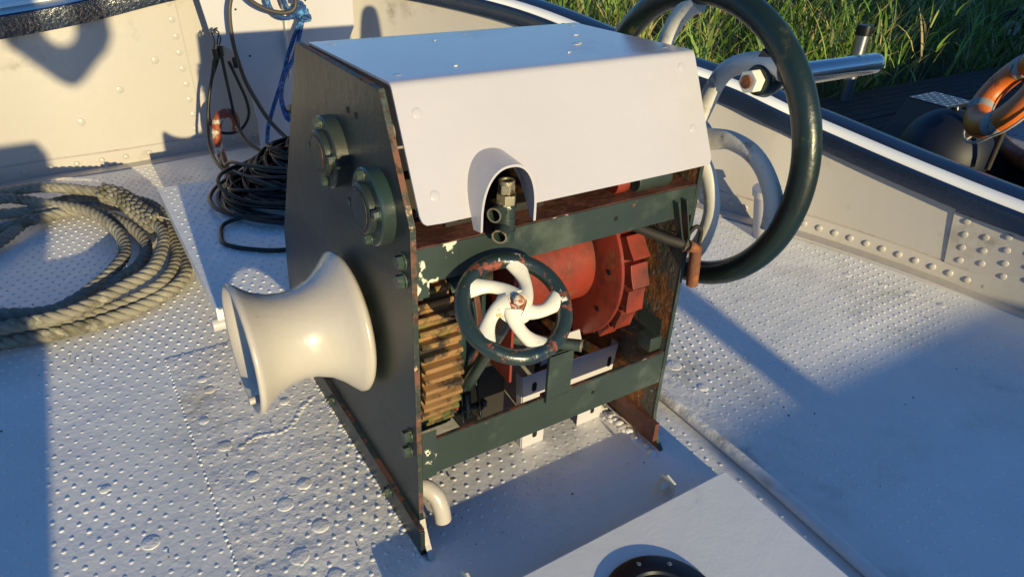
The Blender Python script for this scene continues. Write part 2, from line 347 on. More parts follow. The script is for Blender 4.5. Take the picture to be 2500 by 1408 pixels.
# wind-blown specks lying on the deck
q=MB()
for k in range(150):
    x=random.uniform(-1,2.5); y=random.uniform(-.6,2.4)
    if not dk(x,y) and not (.03<x<.78 and -.2<y<.3): continue
    r_=random.uniform(.0012,.0042)*(1.6 if random.random()<.1 else 1); a0=random.uniform(0,6.28); el=random.uniform(.3,1)
    pts=[]
    for a in range(6):
        t=a*PI/3; u_=r_*random.uniform(.6,1.2)*math.cos(t); v_=r_*el*random.uniform(.6,1.2)*math.sin(t); pts.append((x+u_*math.cos(a0)-v_*math.sin(a0),y+u_*math.sin(a0)+v_*math.cos(a0)))
    q.prism(pts,2,.0035+zd(x,y),.0062+zd(x,y))
M['speck']=mat('leaf_specks',(.05,.03,.018),.9,var=.4)
o_=link('leaf_litter',q,M['speck']); o_['kind']='stuff'
# bulwark
def strip(mb,A,B,th=0.):
    k=len(A); vs=[tuple(p) for p in A]+[tuple(p) for p in B]
    mb.add(vs,[(i,i+1,k+i+1,k+i) for i in range(k-1)])
def nrm2(P,i):
    a=P[max(0,i-1)];b=P[min(len(P)-1,i+1)];t=(b-a);t.z=0;t.normalize(); return Vector((-t.y,t.x,0))   # outward (left of travel is outside)
bw=thing('bulwark','cream riveted steel bulwark curving round the bow under a navy blue rail','bulwark',(.6,3.35,0))
K=len(base)
OUT=[nrm2(base,i) for i in range(K)]
mid=(base[K//2]-Vector((.4,0,0))); 
if OUT[60].dot(Vector((.6,3.35,0))-Vector((.4,0,0)))<0: OUT=[-o for o in OUT]
ROUT=[nrm2(rail,i) for i in range(len(rail))]
if ROUT[60].y<0: ROUT=[-o for o in ROUT]
q=MB()
lift=Vector((0,0,.004))
inA=[base[i]-lift*3 for i in range(K)]; inB=[rail[i]+ROUT[i]*.045+Vector((0,0,.02)) for i in range(K)]
outA=[base[i]+OUT[i]*.012-Vector((0,0,1.1)) for i in range(K)]; outB=[inB[i]+ROUT[i]*.012 for i in range(K)]
vs=[];fs=[]
for i in range(K): vs+=[inA[i],inB[i],outB[i],outA[i]]
for i in range(K-1):
    for a,b in ((0,1),(1,2),(2,3)): fs.append((4*i+a,4*i+4+a,4*i+4+b,4*i+b))
q.add(vs,fs)
def wallpt(i,z,off=0.):
    i0=int(max(0,min(K-2,math.floor(i)))); f=i-i0
    b=base[i0].lerp(base[i0+1],f); r=(rail[i0]+ROUT[i0]*.045).lerp(rail[i0+1]+ROUT[i0+1]*.045,f)
    p=b.lerp(r,z/max(.05,r.z-b.z)); o=OUT[i0].lerp(OUT[min(K-1,i0+1)],f).normalized(); return p-o*off,-o
link('plating',q,M['cream'],bw,smooth=60)
# riveted angle bar along the foot
q=MB(); I=[i*.5 for i in range(2*(K-1)+1)]
A=[wallpt(i,0.0,.006)[0] for i in I];B=[wallpt(i,.085,.006)[0] for i in I];C=[wallpt(i,.089,.0)[0] for i in I]
W=[wallpt(i,0.0,.085)[0]+Vector((0,0,.006)) for i in I]; W2=[wallpt(i,0.0,.09)[0] for i in I]; A2=[a+Vector((0,0,.006)) for a in A]
strip(q,A,B);strip(q,B,C);strip(q,A2,W);strip(q,W,W2)
# arc length for even rivet spacing
s=0;prev=wallpt(0,.05)[0];nx=.0;i=0.
while i<K-1:
    p,nn=wallpt(i,.045,.006)
    s+=(p-prev).length; prev=p
    if s>=nx:
        q.dome(p,.0165,.0085,nn,n=16,rings=4,flat=.5); nx=s+ (.074 if p.x>1.5 else .125)
    i+=.02
link('foot_angle_bar',q,M['cream'],bw,smooth=50)
M['seam']=mat('rusty_seam',(.45,.39,.33),.6,layers=[((.28,.11,.035),4,.57,.05,.8)],bump=[(50,.001)])
for a_,b_ in ((30,80),(105,K-3)):
    q=MB().tube([wallpt(i,.0905,.001)[0] for i in range(a_,min(b_,K-2))],.0018,6)
    link('seam_line',q,M['seam'],bw)
def ipar(x=None,y=None,side=1):
    best=min(range(K),key=lambda i:(abs(base[i].x-x) if x is not None else abs(base[i].y-y))+(0 if (base[i].x>1.5)==(side>0) else 9)); return best
# butt strap on the starboard side with three columns of rivets
q=MB(); ia=ipar(y=.20,side=1)+1.6; ib=ia+16
def strap(i0,i1,z0,z1,off):
    I=[i0+(i1-i0)*k/12 for k in range(13)]
    f=MB(); a=[wallpt(i,z0,off)[0] for i in I];b=[wallpt(i,z1(i) if callable(z1) else z1,off)[0] for i in I]
    strip(q,a,b)
    for e in (0,12):
        i=I[e]; p0=wallpt(i,z0,0)[0];p1=wallpt(i,z1,0)[0]
        q.add([a[e],b[e],p1,p0],[(0,1,2,3)])
    return q
strap(ia,ib,.089,.335,.009)
for c,dz in ((1.2,.0),(2.9,.022),(4.6,.0),(6.3,.022),(8.0,.0),(9.7,.022),(11.4,.0)):
    for r_ in range(4):
        z=.125+r_*.062+dz
        if z<.325:
            p,nn=wallpt(ia+c,z,.009); q.dome(p,.0155,.0065,nn,n=16,rings=4,flat=.5)
link('butt_strap',q,M['cream'],bw,smooth=50)
# port side: vertical row and scattered frame rivets
q=MB(); il=None
def nearwall(x,z):
    i=min([k*.1 for k in range(10*(K-1))],key=lambda i:abs(wallpt(i,z)[0].x-x)+(9 if wallpt(i,z)[0].y<2.6 else 0)); return wallpt(i,z,.0)
for z in (.86,.77,.68,.59,.50,.41,.32,.23,.14):
    p,nn=nearwall(.085+(.86-z)*.03,z); q.dome(p,.0175,.004,nn,n=18,rings=3,flat=.6)
for x,z in ((-.04,.56),(-.25,.42),(-.48,.27),(-.74,.12),(-1.0,.5)):
    p,nn=nearwall(x,z); q.dome(p,.021,.004,nn,n=20,rings=3,flat=.6)
# shallow doubler patch edge
a=nearwall(.115,.9);b=nearwall(.15,.1)
q.tube([a[0]+a[1]*.002,b[0]+b[1]*.002],.004,6)
split('wall_rivet',q,M['cream'],bw,smooth=50)
# cap rail : inner navy face, blue bead, white stripe, outer navy
fac=[]
for i in range(K):
    x=rail[i].x; t=max(0,min(1,(x+.2)/1.6)); fac.append((.16*(1-t)+.026*t, .13*(1-t)+.078*t, .10*(1-t)+.072*t))
def railprof(offs,zs): return [[rail[i]+ROUT[i]*offs(i)+Vector((0,0,zs(i))) for i in range(K)]]
def band(profile,closed=True):
    g=MB(); kk=len(profile); vs=[];fs=[]
    for i in range(K):
        for (o,z) in profile: vs.append(rail[i]+ROUT[i]*o(i)+Vector((0,0,z(i))))
    for i in range(K-1):
        for j in range(kk if closed else kk-1):
            j2=(j+1)%kk; fs.append((i*kk+j,(i+1)*kk+j,(i+1)*kk+j2,i*kk+j2))
    g.add(vs,fs); return g
c0=lambda v:(lambda i:v)
H=lambda i:fac[i][2]; Bw=lambda i:fac[i][0]; Ww=lambda i:fac[i][1]
g=band([(c0(.05),c0(0)),(c0(0),c0(0)),(c0(-.004),lambda i:H(i)*.5),(c0(0),lambda i:H(i)),(c0(.05),lambda i:H(i))],False)
link('rail_inner_face',g,M['bluerough'],bw,smooth=50)
g=band([(c0(.0),lambda i:H(i)+.001),(c0(.004),lambda i:H(i)+.008),(lambda i:Bw(i)-.004,lambda i:H(i)+.012),(lambda i:Bw(i),lambda i:H(i)+.004),(lambda i:Bw(i)+Ww(i),lambda i:H(i)+.004),(lambda i:Bw(i)+Ww(i)+.012,lambda i:H(i)+.046),(lambda i:Bw(i)+Ww(i)+.06,lambda i:H(i)+.058),(lambda i:Bw(i)+Ww(i)+.11,lambda i:H(i)+.052),(lambda i:Bw(i)+Ww(i)+.15,lambda i:H(i)+.02),(lambda i:Bw(i)+Ww(i)+.18,lambda i:H(i)-.10),(c0(.06),lambda i:-.02)],True)
link('cap_rail',g,M['blue'],bw,smooth=50)
g=band([(lambda i:Bw(i),c0(0.0)),(lambda i:Bw(i),lambda i:H(i)+.014),(lambda i:Bw(i)+.012,lambda i:H(i)+.028),(lambda i:Bw(i)+.04,lambda i:H(i)+.036),(lambda i:Bw(i)+Ww(i)-.01,lambda i:H(i)+.036),(lambda i:Bw(i)+Ww(i),lambda i:H(i)+.020),(lambda i:Bw(i)+Ww(i),c0(0.0))],True)
link('rail_stripe',g,M['stripe'],bw,smooth=50)

# ================================================================== WINDLASS
wl=thing('anchor_windlass','dark green and white hand windlass standing on the riveted foredeck','windlass',(.4,.4,0))
W8=.8; AY,AZ=.345,.54
PL=[(-.055,0),(-.03,.03),(-.008,.07),(0,.12),(0,.935),(.125,1.183),(.642,1.172),(.66,1.16),(1.019,.492),(1.05,.283),(1.05,0)]
q=MB().prism(PL,0,-.012,0)
pl=link('side_plate',q,M['greenp'],wl,bev=.0015); 
# rusted edge strip (front edge of the plate and its folded top)
q=MB()
def edge(x0,x1,P,e=.0015,off=.0008):
    for a,b in zip(P,P[1:]):
        a=Vector((0,*a));b=Vector((0,*b));t=(b-a).normalized();nn=Vector((0,-t.z,t.y)) if True else 0
        nn=Vector((0,-t.z,t.y)); m_=(a+b)/2
        q.obox(Vector(((x0+x1)/2,m_.y,m_.z))+nn*off,Vector(((x1-x0)/2,0,0)),t*((b-a).length/2),nn*e)
edge(-.0125,.0005,[(0,.12),(0,.935),(.125,1.183),(.642,1.172)],.0015,.0006)
link('plate_edge',q,M['rustedge'],pl)
q=MB(); edge(-.0135,.0015,[(-.058,.0),(-.033,.03),(-.011,.07),(-.003,.10)],.003,.0015); link('foot_tip',q,M['castwhite'],pl)
q=MB()
for y,z in ((.305,1.095),(.256,1.096)): q.cyl((-.0135,y,z),(-.011,y,z),.0075,n=14)
split('bolt_hole',q,M['hole'],pl)
q=MB().box(-.026,-.0125,-.035,1.02,0,.088); fb=link('foot_bar',q,M['greenp'],pl,bev=.002)
q=MB().box(-.0265,-.012,-.03,1.02,.0885,.0915); link('foot_bar_edge',q,M['rustedge'],pl)
q=MB().hexbolt((-.026,.168,.055),(-1,0,0),.015,.013); link('bolt',q,M['bolt'],pl)
q=MB().hexbolt((-.026,.62,.055),(-1,0,0),.015,.013); link('bolt',q,M['bolt'],pl)
for y,z in ((.037,.846),(.038,.799),(.040,.359),(.044,.305)):
    q=MB().hexbolt((-.012,y,z),(-1,0,0),.0155,.016,stud=False); link('bolt',q,M['bolt'],pl)
# starboard plate (seen on its rusty inner face)
q=MB().prism(PL,0,.8,.812); pr=link('side_plate',q,M['inplate'],wl,bev=.0015); pr['label']='rusty inner side plate'
q=MB(); edge(.7995,.8125,[(-.055,.0),(-.03,.03),(-.008,.07),(0,.12),(0,.935),(.125,1.183)],.0015,.0006); link('plate_edge',q,M['greenlite'],pr)
q=MB().box(.782,.7995,-.035,.9,.03,.10); link('foot_bar',q,M['brown'],pr,bev=.002)
q=MB().hexbolt((.799,.245,.135),(-1,0,0),.02,.018); link('bolt',q,M['rust'],pr)
q=MB().cyl((.797,.055,.26),(.8,.055,.26),.008,n=12); split('bolt_hole',q,M['hole'],pr)
q=MB().box(.755,.799,.02,.075,.352,.40); link('lug',q,M['greenlite'],pr,bev=.003)
q=MB().obox((.772,.055,.44),(.02,.02,.008),(0,.05,0),(0,0,.006)); link('lug',q,M['greenlite'],pr,bev=.002)
# beams
q=MB().box(.0005,.7995,0,.010,.800,.885); q.box(.0005,.7995,.010,.12,.875,.885); q.box(.0005,.030,.0,.010,.765,.80)
tb=link('top_beam',q,M['greenchip'],wl,bev=.0015)
q=MB().box(.0006,.7994,.002,.118,.8855,.8868); link('beam_top',q,M['brown'],tb)
q=MB().box(.10,.799,-.0012,.0,.801,.8845); link('beam_face',q,M['greenlite'],tb)
q=MB().cyl((.535,-.0018,.845),(.535,.0,.845),.0065,n=12); split('bolt_hole',q,M['hole'],tb)
q=MB().box(.0005,.7995,0,.012,.240,.350); q.box(.0005,.7995,.012,.05,.243,.250)
lb=link('lower_beam',q,M['greenlite'],wl,bev=.0015)
q=MB().box(.0005,.7995,.002,.0125,.3505,.352); link('beam_edge',q,M['rustedge'],lb)
q=MB().box(.001,.040,-.003,.0,.235,.385); link('end_lug',q,M['greenchip'],lb,bev=.001)
q=MB().cyl((.535,-.0015,.305),(.535,.0,.305),.0055,n=12); split('bolt_hole',q,M['hole'],lb)
q=MB().box(.362,.440,-.012,-.001,.352,.500); q.box(.362,.440,-.012,.02,.340,.356); q.box(.362,.44,-.012,.06,.492,.501)
link('upright_strap',q,M['greenlite'],lb,bev=.0015)
q=MB().pipe((.445,-.03,.515),(.30,.09,.515),.016,.0125); link('guide_pipe',q,M['greenlite'],wl)
q=MB().pipe((.4475,-.0325,.515),(.444,-.029,.515),.0168,.0125); link('pipe_mouth',q,M['galv'],wl)
# sheet cover with arched hood
x0,x1=.008,.826
def prof(r=.014,n=5):
    P=[(-.016,.942),(.112,1.198),(.618,1.178),(1.02,.53)]
    out=[P[0]]
    for k in (1,2):
        a=Vector(P[k-1]);b=Vector(P[k]);c=Vector(P[k+1]); u=(a-b).normalized();v=(c-b).normalized()
        for j in range(n+1):
            t=j/n; out.append(tuple(((b+u*r)*(1-t)**2+b*2*t*(1-t)+(b+v*r)*t*t)))
    out.append(P[3]); ex=[]
    for i,p in enumerate(out):
        if i in (1,len(out)-n-2):
            a=Vector(out[i-1]); b=Vector(p); ex.append(tuple(b.lerp(a,.03/max(.03,(a-b).length))))
        ex.append(p)
        if i in (n+1,len(out)-2):
            a=Vector(out[i+1]); b=Vector(p); ex.append(tuple(b.lerp(a,.03/max(.03,(a-b).length))))
    return ex
hx0,hx1,hz=.125,.262,.943     # arch opening
hood_c=(hx0+hx1)/2; hr=(hx1-hx0)/2
def front_y(z): return -.016+(z-.942)/(1.198-.942)*.128
q=MB(); 
# front panel as grid with arch cut out: columns
def archz(x):
    u=(x-hood_c)/hr
    return None if abs(u)>=1 else hz+.112*math.sqrt(max(0,1-abs(u)**2.4))
xs=[x0,x0+.012]+[x0+.012+(hx0-x0-.012)*k/3 for k in (1,2)]+[hx0]+[hood_c+hr*math.sin(PI/2*(-1+2*k/16)) for k in range(1,16)]+[hx1]+[hx1+(x1-.014-hx1)*k/6 for k in range(1,7)]+[x1]
PF=prof(); top=PF[1:]
def cornerz(x):   # rounded lower corners
    r=.02
    if x<x0+r: return .942+r-math.sqrt(max(0,r*r-(x0+r-x)**2))
    if x>x1-r: return .942+r-math.sqrt(max(0,r*r-(x-(x1-r))**2))
    return .942
xs=sorted(set(xs+[x0+.003,x0+.007,x1-.003,x1-.008]))
rows=[]
for x in xs:
    zb=archz(x) or cornerz(x)
    col=[(x,front_y(zb),zb)]+[(x,y,z) for y,z in top]; rows.append(col)
kk=len(rows[0]); vs=[p for r_ in rows for p in r_]; fs=[]
for i in range(len(xs)-1):
    for j in range(kk-1): fs.append((i*kk+j,(i+1)*kk+j,(i+1)*kk+j+1,i*kk+j+1))
q.add(vs,fs)
# hood : vertical-fronted arch standing proud of the sloping face
N=24; yr=-.048; A=[];B=[]
for k in range(N+1):
    a=PI-PI*k/N
    u=math.copysign(abs(math.cos(a))**(.85),math.cos(a)); v=math.sin(a)**(.85)
    x=hood_c+hr*u; z=hz-.004+.116*v
    zi=z if v>0.02 else hz-.03
    if k in(0,N): z=hz-.025
    A.append((x,yr,z)); B.append((hood_c+hr*1.07*u,front_y(z+.006*v)+.001,z+.006*v))
k=len(A); q.add(A+B,[(i,i+1,k+i+1,k+i) for i in range(k-1)])
cv=link('cover',q,M['cover'],wl,smooth=55)
so_=cv.modifiers.new('thickness','SOLIDIFY'); so_.thickness=.0055; so_.offset=-1; cv.modifiers.new('split','EDGE_SPLIT').split_angle=math.radians(40)
q=MB()
for (x,t) in ((.05,.22),(.05,.80),(.775,.13),(.78,.66),):
    z=1.198-t*(.256); y=front_y(z); q.dome((x,y-.0002,z),.011,.0010,(0,-.894,.447),n=18,rings=3,flat=.75)
for x,y in ((.05,.17),(.78,.17),(.05,.55),(.78,.56),(.42,.56)): q.dome((x,y,1.198-(y-.112)*.0395),.009,.0010,n=14,rings=2,flat=.7)
split('rivet',q,M['cover'],cv,smooth=50)
# little paint chips lying proud on the lid
q=MB()
for x,y,r_ in ((.60,.30,.014),(.615,.31,.010),(.30,.50,.008),(.69,.42,.008),(.20,.20,.005),(.52,.22,.005)):
    pts=[(x+r_*random.uniform(.5,1.2)*math.cos(a*1.05),y+.5*r_*random.uniform(.5,1.2)*math.sin(a*1.05)) for a in range(6)]
    zt_=1.198-(y-.112)*.0395; q.prism(pts,2,zt_-.001,zt_+.002)
split('paint_chip',q,M['castwhite'],cv)
# bearing flanges
for (fy,fz,fx) in ((.408,.968,0),(.150,.930,1)):
    R=.086
    q=MB().lathe([(0,0.001),(0,R),(.028,R),(.031,R-.003),(.031,0.058),(.031,.001)],(-.012,fy,fz),(-1,0,0),56)
    fl=link('bearing_flange',q,M['green'],wl,smooth=35)
    q=MB().lathe([(.0,.056),(.013,.056),(.016,.052),(.016,.044),(.0155,.0415),(.018,.040),(.018,.0005)],(-.043,fy,fz),(-1,0,0),48)
    link('bearing_cap',q,M['greenp'],fl,smooth=35)
    for a in (100,190,280,10) if fx==0 else (95,185,275,5):
        a=math.radians(a-15); q=MB().hexbolt((-.043,fy+.0705*math.cos(a),fz+.0705*math.sin(a)),(-1,0,0),.0105,.013,rot=a,stud=False); link('bolt',q,M['bolt'],fl)
    q=MB().torus((-.0600,fy,fz),(1,0,0),.0425,.0012,48,6); link('cap_ring',q,M['rustedge'],fl)
# warping drum
DZ=.522
o=(-.03,.352,DZ)
pro=[(0,.05),(0,.17),(.006,.182),(.014,.190),(.022,.189),(.035,.176),(.055,.155),(.085,.132),(.125,.117),(.160,.114),(.195,.119),(.225,.130),(.250,.146),(.268,.162),(.276,.167),(.283,.166),(.286,.160),(.284,.153),(.268,.140),(.235,.116),(.19,.102),(.12,.098),(.12,.03),(.12,.001)]
q=MB().lathe(pro,o,(-1,0,0),96); dr=link('warping_drum',q,M['castwhite'],wl,smooth=60)
q=MB().cyl((-.015,.352,DZ),(-.33+.10,.352,DZ),.035,n=28); link('shaft',q,M['spoke'],dr)
q=MB()
for a in (20,140,260):
    a=math.radians(a); q.obox((-.20,.352+.07*math.cos(a),DZ+.07*math.sin(a)),(.05,0,0),(0,.036*math.cos(a),.036*math.sin(a)),(0,-.008*math.sin(a),.008*math.cos(a)))
link('web',q,M['spoke'],dr,bev=.003)
q=MB().cyl((-.29,.30,DZ-.12),(-.325,.30,DZ-.12),.010,n=16); link('peg',q,M['castwhite'],dr)
# main gear
q=MB(); T=66; Rg=.333
gp=[]
for i in range(T):
    a=2*PI*i/T
    for (da,r_) in ((-.34,Rg-.021),(-.22,Rg-.003),(-.13,Rg),(.13,Rg),(.22,Rg-.003),(.34,Rg-.021)): gp.append((AY+r_*math.cos(a+da*2*PI/T),AZ-.02+r_*math.sin(a+da*2*PI/T)))
q.prism(gp,0,.022,.125); gr=link('main_gear',q,M['gear'],wl,bev=.0015,seg=1)
q=MB().cyl((-.01,AY,AZ),(.80,AY,AZ),.032,n=24); link('main_shaft',q,M['dark'],wl)
# brake drum, band
q=MB().lathe([(0,.03),(0,.21),(.008,.222),(.016,.215),(.085,.215),(.093,.222),(.10,.21),(.10,.03)],(.145,AY,AZ),(1,0,0),64); link('brake_drum',q,M['brown'],wl,smooth=40)
q=MB()
for a0,a1,rr,xx,ww in ((95,215,.232,.19,.03),):
    P=[(xx,AY+rr*math.cos(math.radians(a)),AZ+rr*math.sin(math.radians(a))) for a in range(a0,a1,5)]
    q.tube(P,lambda t:(.028,.003),8,flat=(1,0,0))
link('brake_band',q,M['green'],wl)
q=MB().box(.128,.136,.06,.60,.36,.64); link('gear_guard',q,M['red'],wl,bev=.002)
q=MB().obox((.285,.10,.60),(.004,0,0),(0,.05,0),(0,0,.20)); link('cross_stay',q,M['red'],wl,bev=.002)
q=MB().obox((.245,.16,.70),(.006,0,0),(0,.03,-.005),(0,.0,.14)); link('cross_stay',q,M['green'],wl,bev=.002)
q=MB().box(.30,.395,.24,.75,.0,.40); link('dark_infill_box',q,M['dark'],wl,bev=.006)  # dark box put in for the shaded void and dark plates there
q=MB().box(.001,.799,.93,.94,.0,.75); link('dark_back_sheet',q,M['dark'],wl)  # dark sheet closing the back, in place of the enclosed shade
# chain barrel with pocketed wheel
BX=.648; BY,BZ=.325,.575
q=MB().lathe([(0,.03),(0,.158),(.010,.158),(.012,.146),(.02,.145),(BX-.40,.145)],(.40,BY,BZ),(1,0,0),72)
cb=link('chain_barrel',q,M['red'],wl,smooth=40)
q=MB().lathe([(0,.14),(0,.150),(.0,.252),(.003,.258),(.012,.258),(.016,.250),(.016,.14)],(BX,BY,BZ),(1,0,0),96); link('barrel_flange',q,M['red'],cb,smooth=40)
q=MB()
for a in range(0,360,40):
    a=math.radians(a+12); q.cyl((BX-.0012,BY+.205*math.cos(a),BZ+.205*math.sin(a)),(BX+.0,BY+.205*math.cos(a),BZ+.205*math.sin(a)),.0085,n=14)
split('bolt_hole',q,M['hole'],cb)
q=MB(); T=20; gp=[]
for i in range(T):
    a=-2*PI*i/T
    for (da,r_) in ((0,.279),(.35,.268),(.82,.264),(.86,.234),(.97,.238)): gp.append((BY+r_*math.cos(a-da*2*PI/T),BZ+r_*math.sin(a-da*2*PI/T)))
q.prism(gp,0,BX+.03,BX+.092); q.cyl((BX+.016,BY,BZ),(BX+.03,BY,BZ),.225,n=64,caps=False)
link('ratchet_wheel',q,M['red'],cb,bev=.002)
# brake handwheel on its slanting spindle
C0=Vector((.163,-.13,.772)); S0=Vector((.222,.175,.322)); nn=(C0-S0).normalized()
hw=MB(); 
q=MB().torus(C0,nn,.1115,.0175,96,18); br=link('brake_handwheel',q,M['rimchip'],wl,smooth=80); br['label']='chipped green brake handwheel with white curved spokes'
fwd=Vector((.4641,.7189,-.5092))
cu=(Vector((math.cos(.588),-math.sin(.588),0))); cu=(cu-nn*cu.dot(nn)).normalized(); cvv=nn.cross(cu).normalized()
if cvv.z<0: cvv=-cvv
def wp(rr,a,h=0): return C0+cu*rr*math.cos(a)+cvv*rr*math.sin(a)+nn*h
for e in (93,165,237,309,21):
    P=[]
    for k in range(15):
        t=k/14; rr=.016+t*.090; a=math.radians(e-2-50*(1-t)**1.35); P.append(wp(rr,a,.016*(1-t)**1.5+.001))
    q=MB().tube(P,lambda t:(.0105+.004*abs(2*t-1)**2,.0145+.012*abs(2*t-.95)**2.0),14,flat=tuple(nn)); link('spoke',q,M['spoke2'],br,smooth=80)
q=MB().lathe([(-.012,.001),(-.012,.034),(.004,.042),(.016,.034),(.022,.023),(.024,.020),(.024,.001)],C0,nn,40); link('hub',q,M['spoke2'],br,smooth=60)
q=MB().lathe([(.0,.001),(.0,.019),(.005,.019),(.006,.0145)],C0+nn*.022,nn,32); q.cyl(C0+nn*.028,C0+nn*.040,.0135,.0125,n=6,rot=.3); q.dome(C0+nn*.040,.0115,.006,nn,n=16,rings=4)
M['nutred']=mat('peeling_red_white_nut',(.66,.56,.45),.4,var=.05,layers=[((.40,.05,.04),30,.50,.02,.5),((.40,.16,.05),22,.56,.03,.6)],bump=[(40,.002)])
link('nut',q,M['nutred'],br,smooth=35)
q=MB().cyl(C0-nn*.01,S0,.0165,.0165,n=24); link('spindle',q,M['green'],br)
q=MB()
q.obox(S0+Vector((-.028,.0,-.04)),(.003,0,0),(0,.022,-.008),(0,.02,.06)); q.obox(S0+Vector((.028,.0,-.04)),(.003,0,0),(0,.022,-.008),(0,.02,.06))
link('spindle_fork',q,M['green'],br,bev=.002)
q=MB().cyl(S0+Vector((-.045,-.01,-.07)),S0+Vector((.04,-.01,-.07)),.009,n=14); q.hexbolt(S0+Vector((.04,-.01,-.07)),(1,0,0),.015,.014); q.cyl(S0+Vector((0,0,-.02)),S0+Vector((0,-.01,-.10)),.013,n=16)
link('fork_pin',q,M['bolt'],br)
# upright standpipe with nuts under the hood
px,py=.207,-.012
q=MB().cyl((px,py,.872),(px,py,.955),.0215,n=28)
for z in (.893,.925,.95): q.torus((px,py,z),(0,0,1),.0215,.0022,32,8)
sp=link('standpipe',q,M['greenchip'],wl,smooth=50)
q=MB().cyl((px,py,.955),(px,py,.978),.0225,n=6,rot=.4); q.cyl((px,py,.979),(px,py,.999),.0185,n=6,rot=.9); q.pipe((px,py,.999),(px,py,1.008),.0175,.011)
link('nut',q,M['galv'],sp,bev=.0012)
q=MB().pipe((px-.012,py-.004,.944),(px-.042,py-.022,.944),.0160,.0135)
q.pipe((px-.004,py-.006,.902),(px-.032,py-.030,.896),.0160,.0135); link('grease_pipe',q,M['greenchip'],sp)
q=MB().pipe((px-.0415,py-.0217,.944),(px-.043,py-.0226,.944),.0166,.0133); q.pipe((px-.0315,py-.0295,.896),(px-.033,py-.031,.8957),.0166,.0133); link('pipe_mouth',q,M['galv'],sp)
q=MB().box(.10,.36,.06,.11,.888,.91); link('inner_bracket',q,M['dark'],wl,bev=.003)
q=MB().cyl((.62,.05,.91),(.73,.05,.91),.03,n=20); link('bearing_boss',q,M['greenlite'],wl,bev=.002)
q=MB().cyl((.56,.06,.91),(.60,.06,.91),.028,n=20); link('red_boss',q,M['red'],wl,bev=.002)
# pawl lever at starboard corner
q=MB().obox((.742,-.012,.80),(.0028,0,0),(0,.012,.0),(.02,0,-.058)); q.obox((.768,-.012,.80),(.0028,0,0),(0,.012,0),(.018,0,-.06)); link('lever_bracket',q,M['greenlite'],wl,bev=.0015)
q=MB().tube([(.56,.20,.80),(.64,.10,.775),(.73,.0,.742),(.79,-.03,.722),(.806,-.034,.715)],.014,14); lv=link('pawl_lever',q,M['dark'],wl,smooth=60)
q=MB().tube([(.775,-.03,.727),(.806,-.034,.713),(.812,-.034,.66),(.818,-.034,.598)],lambda t:.0165,16); link('handle',q,M['rust'],lv,smooth=60)
q=MB().torus((.769,-.026,.728),(.8,-.5,-.3),.0165,.0016,28,8); link('ferrule',q,M['galv'],lv)
q=MB().tube(cr([(.80,.0,.735),(.815,-.01,.765),(.835,-.015,.75),(.84,-.01,.70)],6),.006,10); link('retaining_hook',q,M['dark'],lv)
# big handwheel outside the starboard plate
WX,WY,WZ,RO=.95,.195,.925,.392
q=MB().torus((WX,WY,WZ),(1,0,0),RO,.0345,128,20); big=link('drive_handwheel',q,M['greenmoss'],wl,smooth=80); big['label']='large dark green drive wheel with curved white spokes'
SB=[(.04,163),(.12,162),(.166,164),(.23,171),(.283,180),(.334,191),(.372,201)]
for tab in ([(.04,116),(.12,113),(.207,112),(.26,117),(.315,126),(.372,135)],SB,[(.04,200),(.09,209),(.14,217),(.224,231),(.312,248),(.372,262)],
            [(.04,40),(.12,42),(.2,47),(.273,58),(.333,71),(.372,82)],[(r_,a_+118) for r_,a_ in SB],[(r_,a_+180) for r_,a_ in SB]):
    P=cr([(WX-.012*(1-r_/.37),WY+r_*math.cos(math.radians(a_)),WZ+r_*math.sin(math.radians(a_))) for r_,a_ in tab],4)
    q=MB().tube(P,lambda t:(.019+.008*abs(2*t-1)**2,.0255+.013*abs(2*t-1)**4),16,flat=(1,0,0)); link('spoke',q,M['spoke'],big,smooth=80)
q=MB().cyl((.814,WY,WZ),(WX+.05,WY,WZ),.062,.055,n=40); link('hub',q,M['spoke'],big,bev=.006)
gy,gz=-.02,1.145
q=MB().lathe([(-.03,.001),(-.03,.036),(.0,.044),(.03,.036),(.03,.001)],(WX,gy,gz),(1,0,0),28); q.obox((WX,gy-.01,gz+.03),(.02,0,0),(0,.035,.015),(0,-.015,.03)); link('handle_boss',q,M['greenmoss'],big,bev=.004)
q=MB().cyl((WX-.031,gy,gz),(WX-.062,gy,gz),.0300,n=6,rot=.3); link('nut',q,M['spoke2'],big,bev=.003)
q=MB().cyl((WX-.062,gy,gz),(WX-.070,gy,gz),.0165,n=18); link('stud',q,M['rust'],big,bev=.002)
q=MB().lathe([(0,.001),(0,.026),(.02,.0285),(.42,.0285),(.436,.026),(.442,.018),(.443,.001)],(WX+.03,gy,gz),(1,0,0),40); link('grip',q,M['chrome'],big,smooth=50)
# white elbow welded inside the port foot
q=MB().tube(cr([(.004,.07,.135),(.030,.06,.14),(.052,.035,.12),(.060,.018,.085),(.062,.010,.045)],6),.0235,20); link('elbow_spout',q,M['castwhite'],wl,smooth=60)

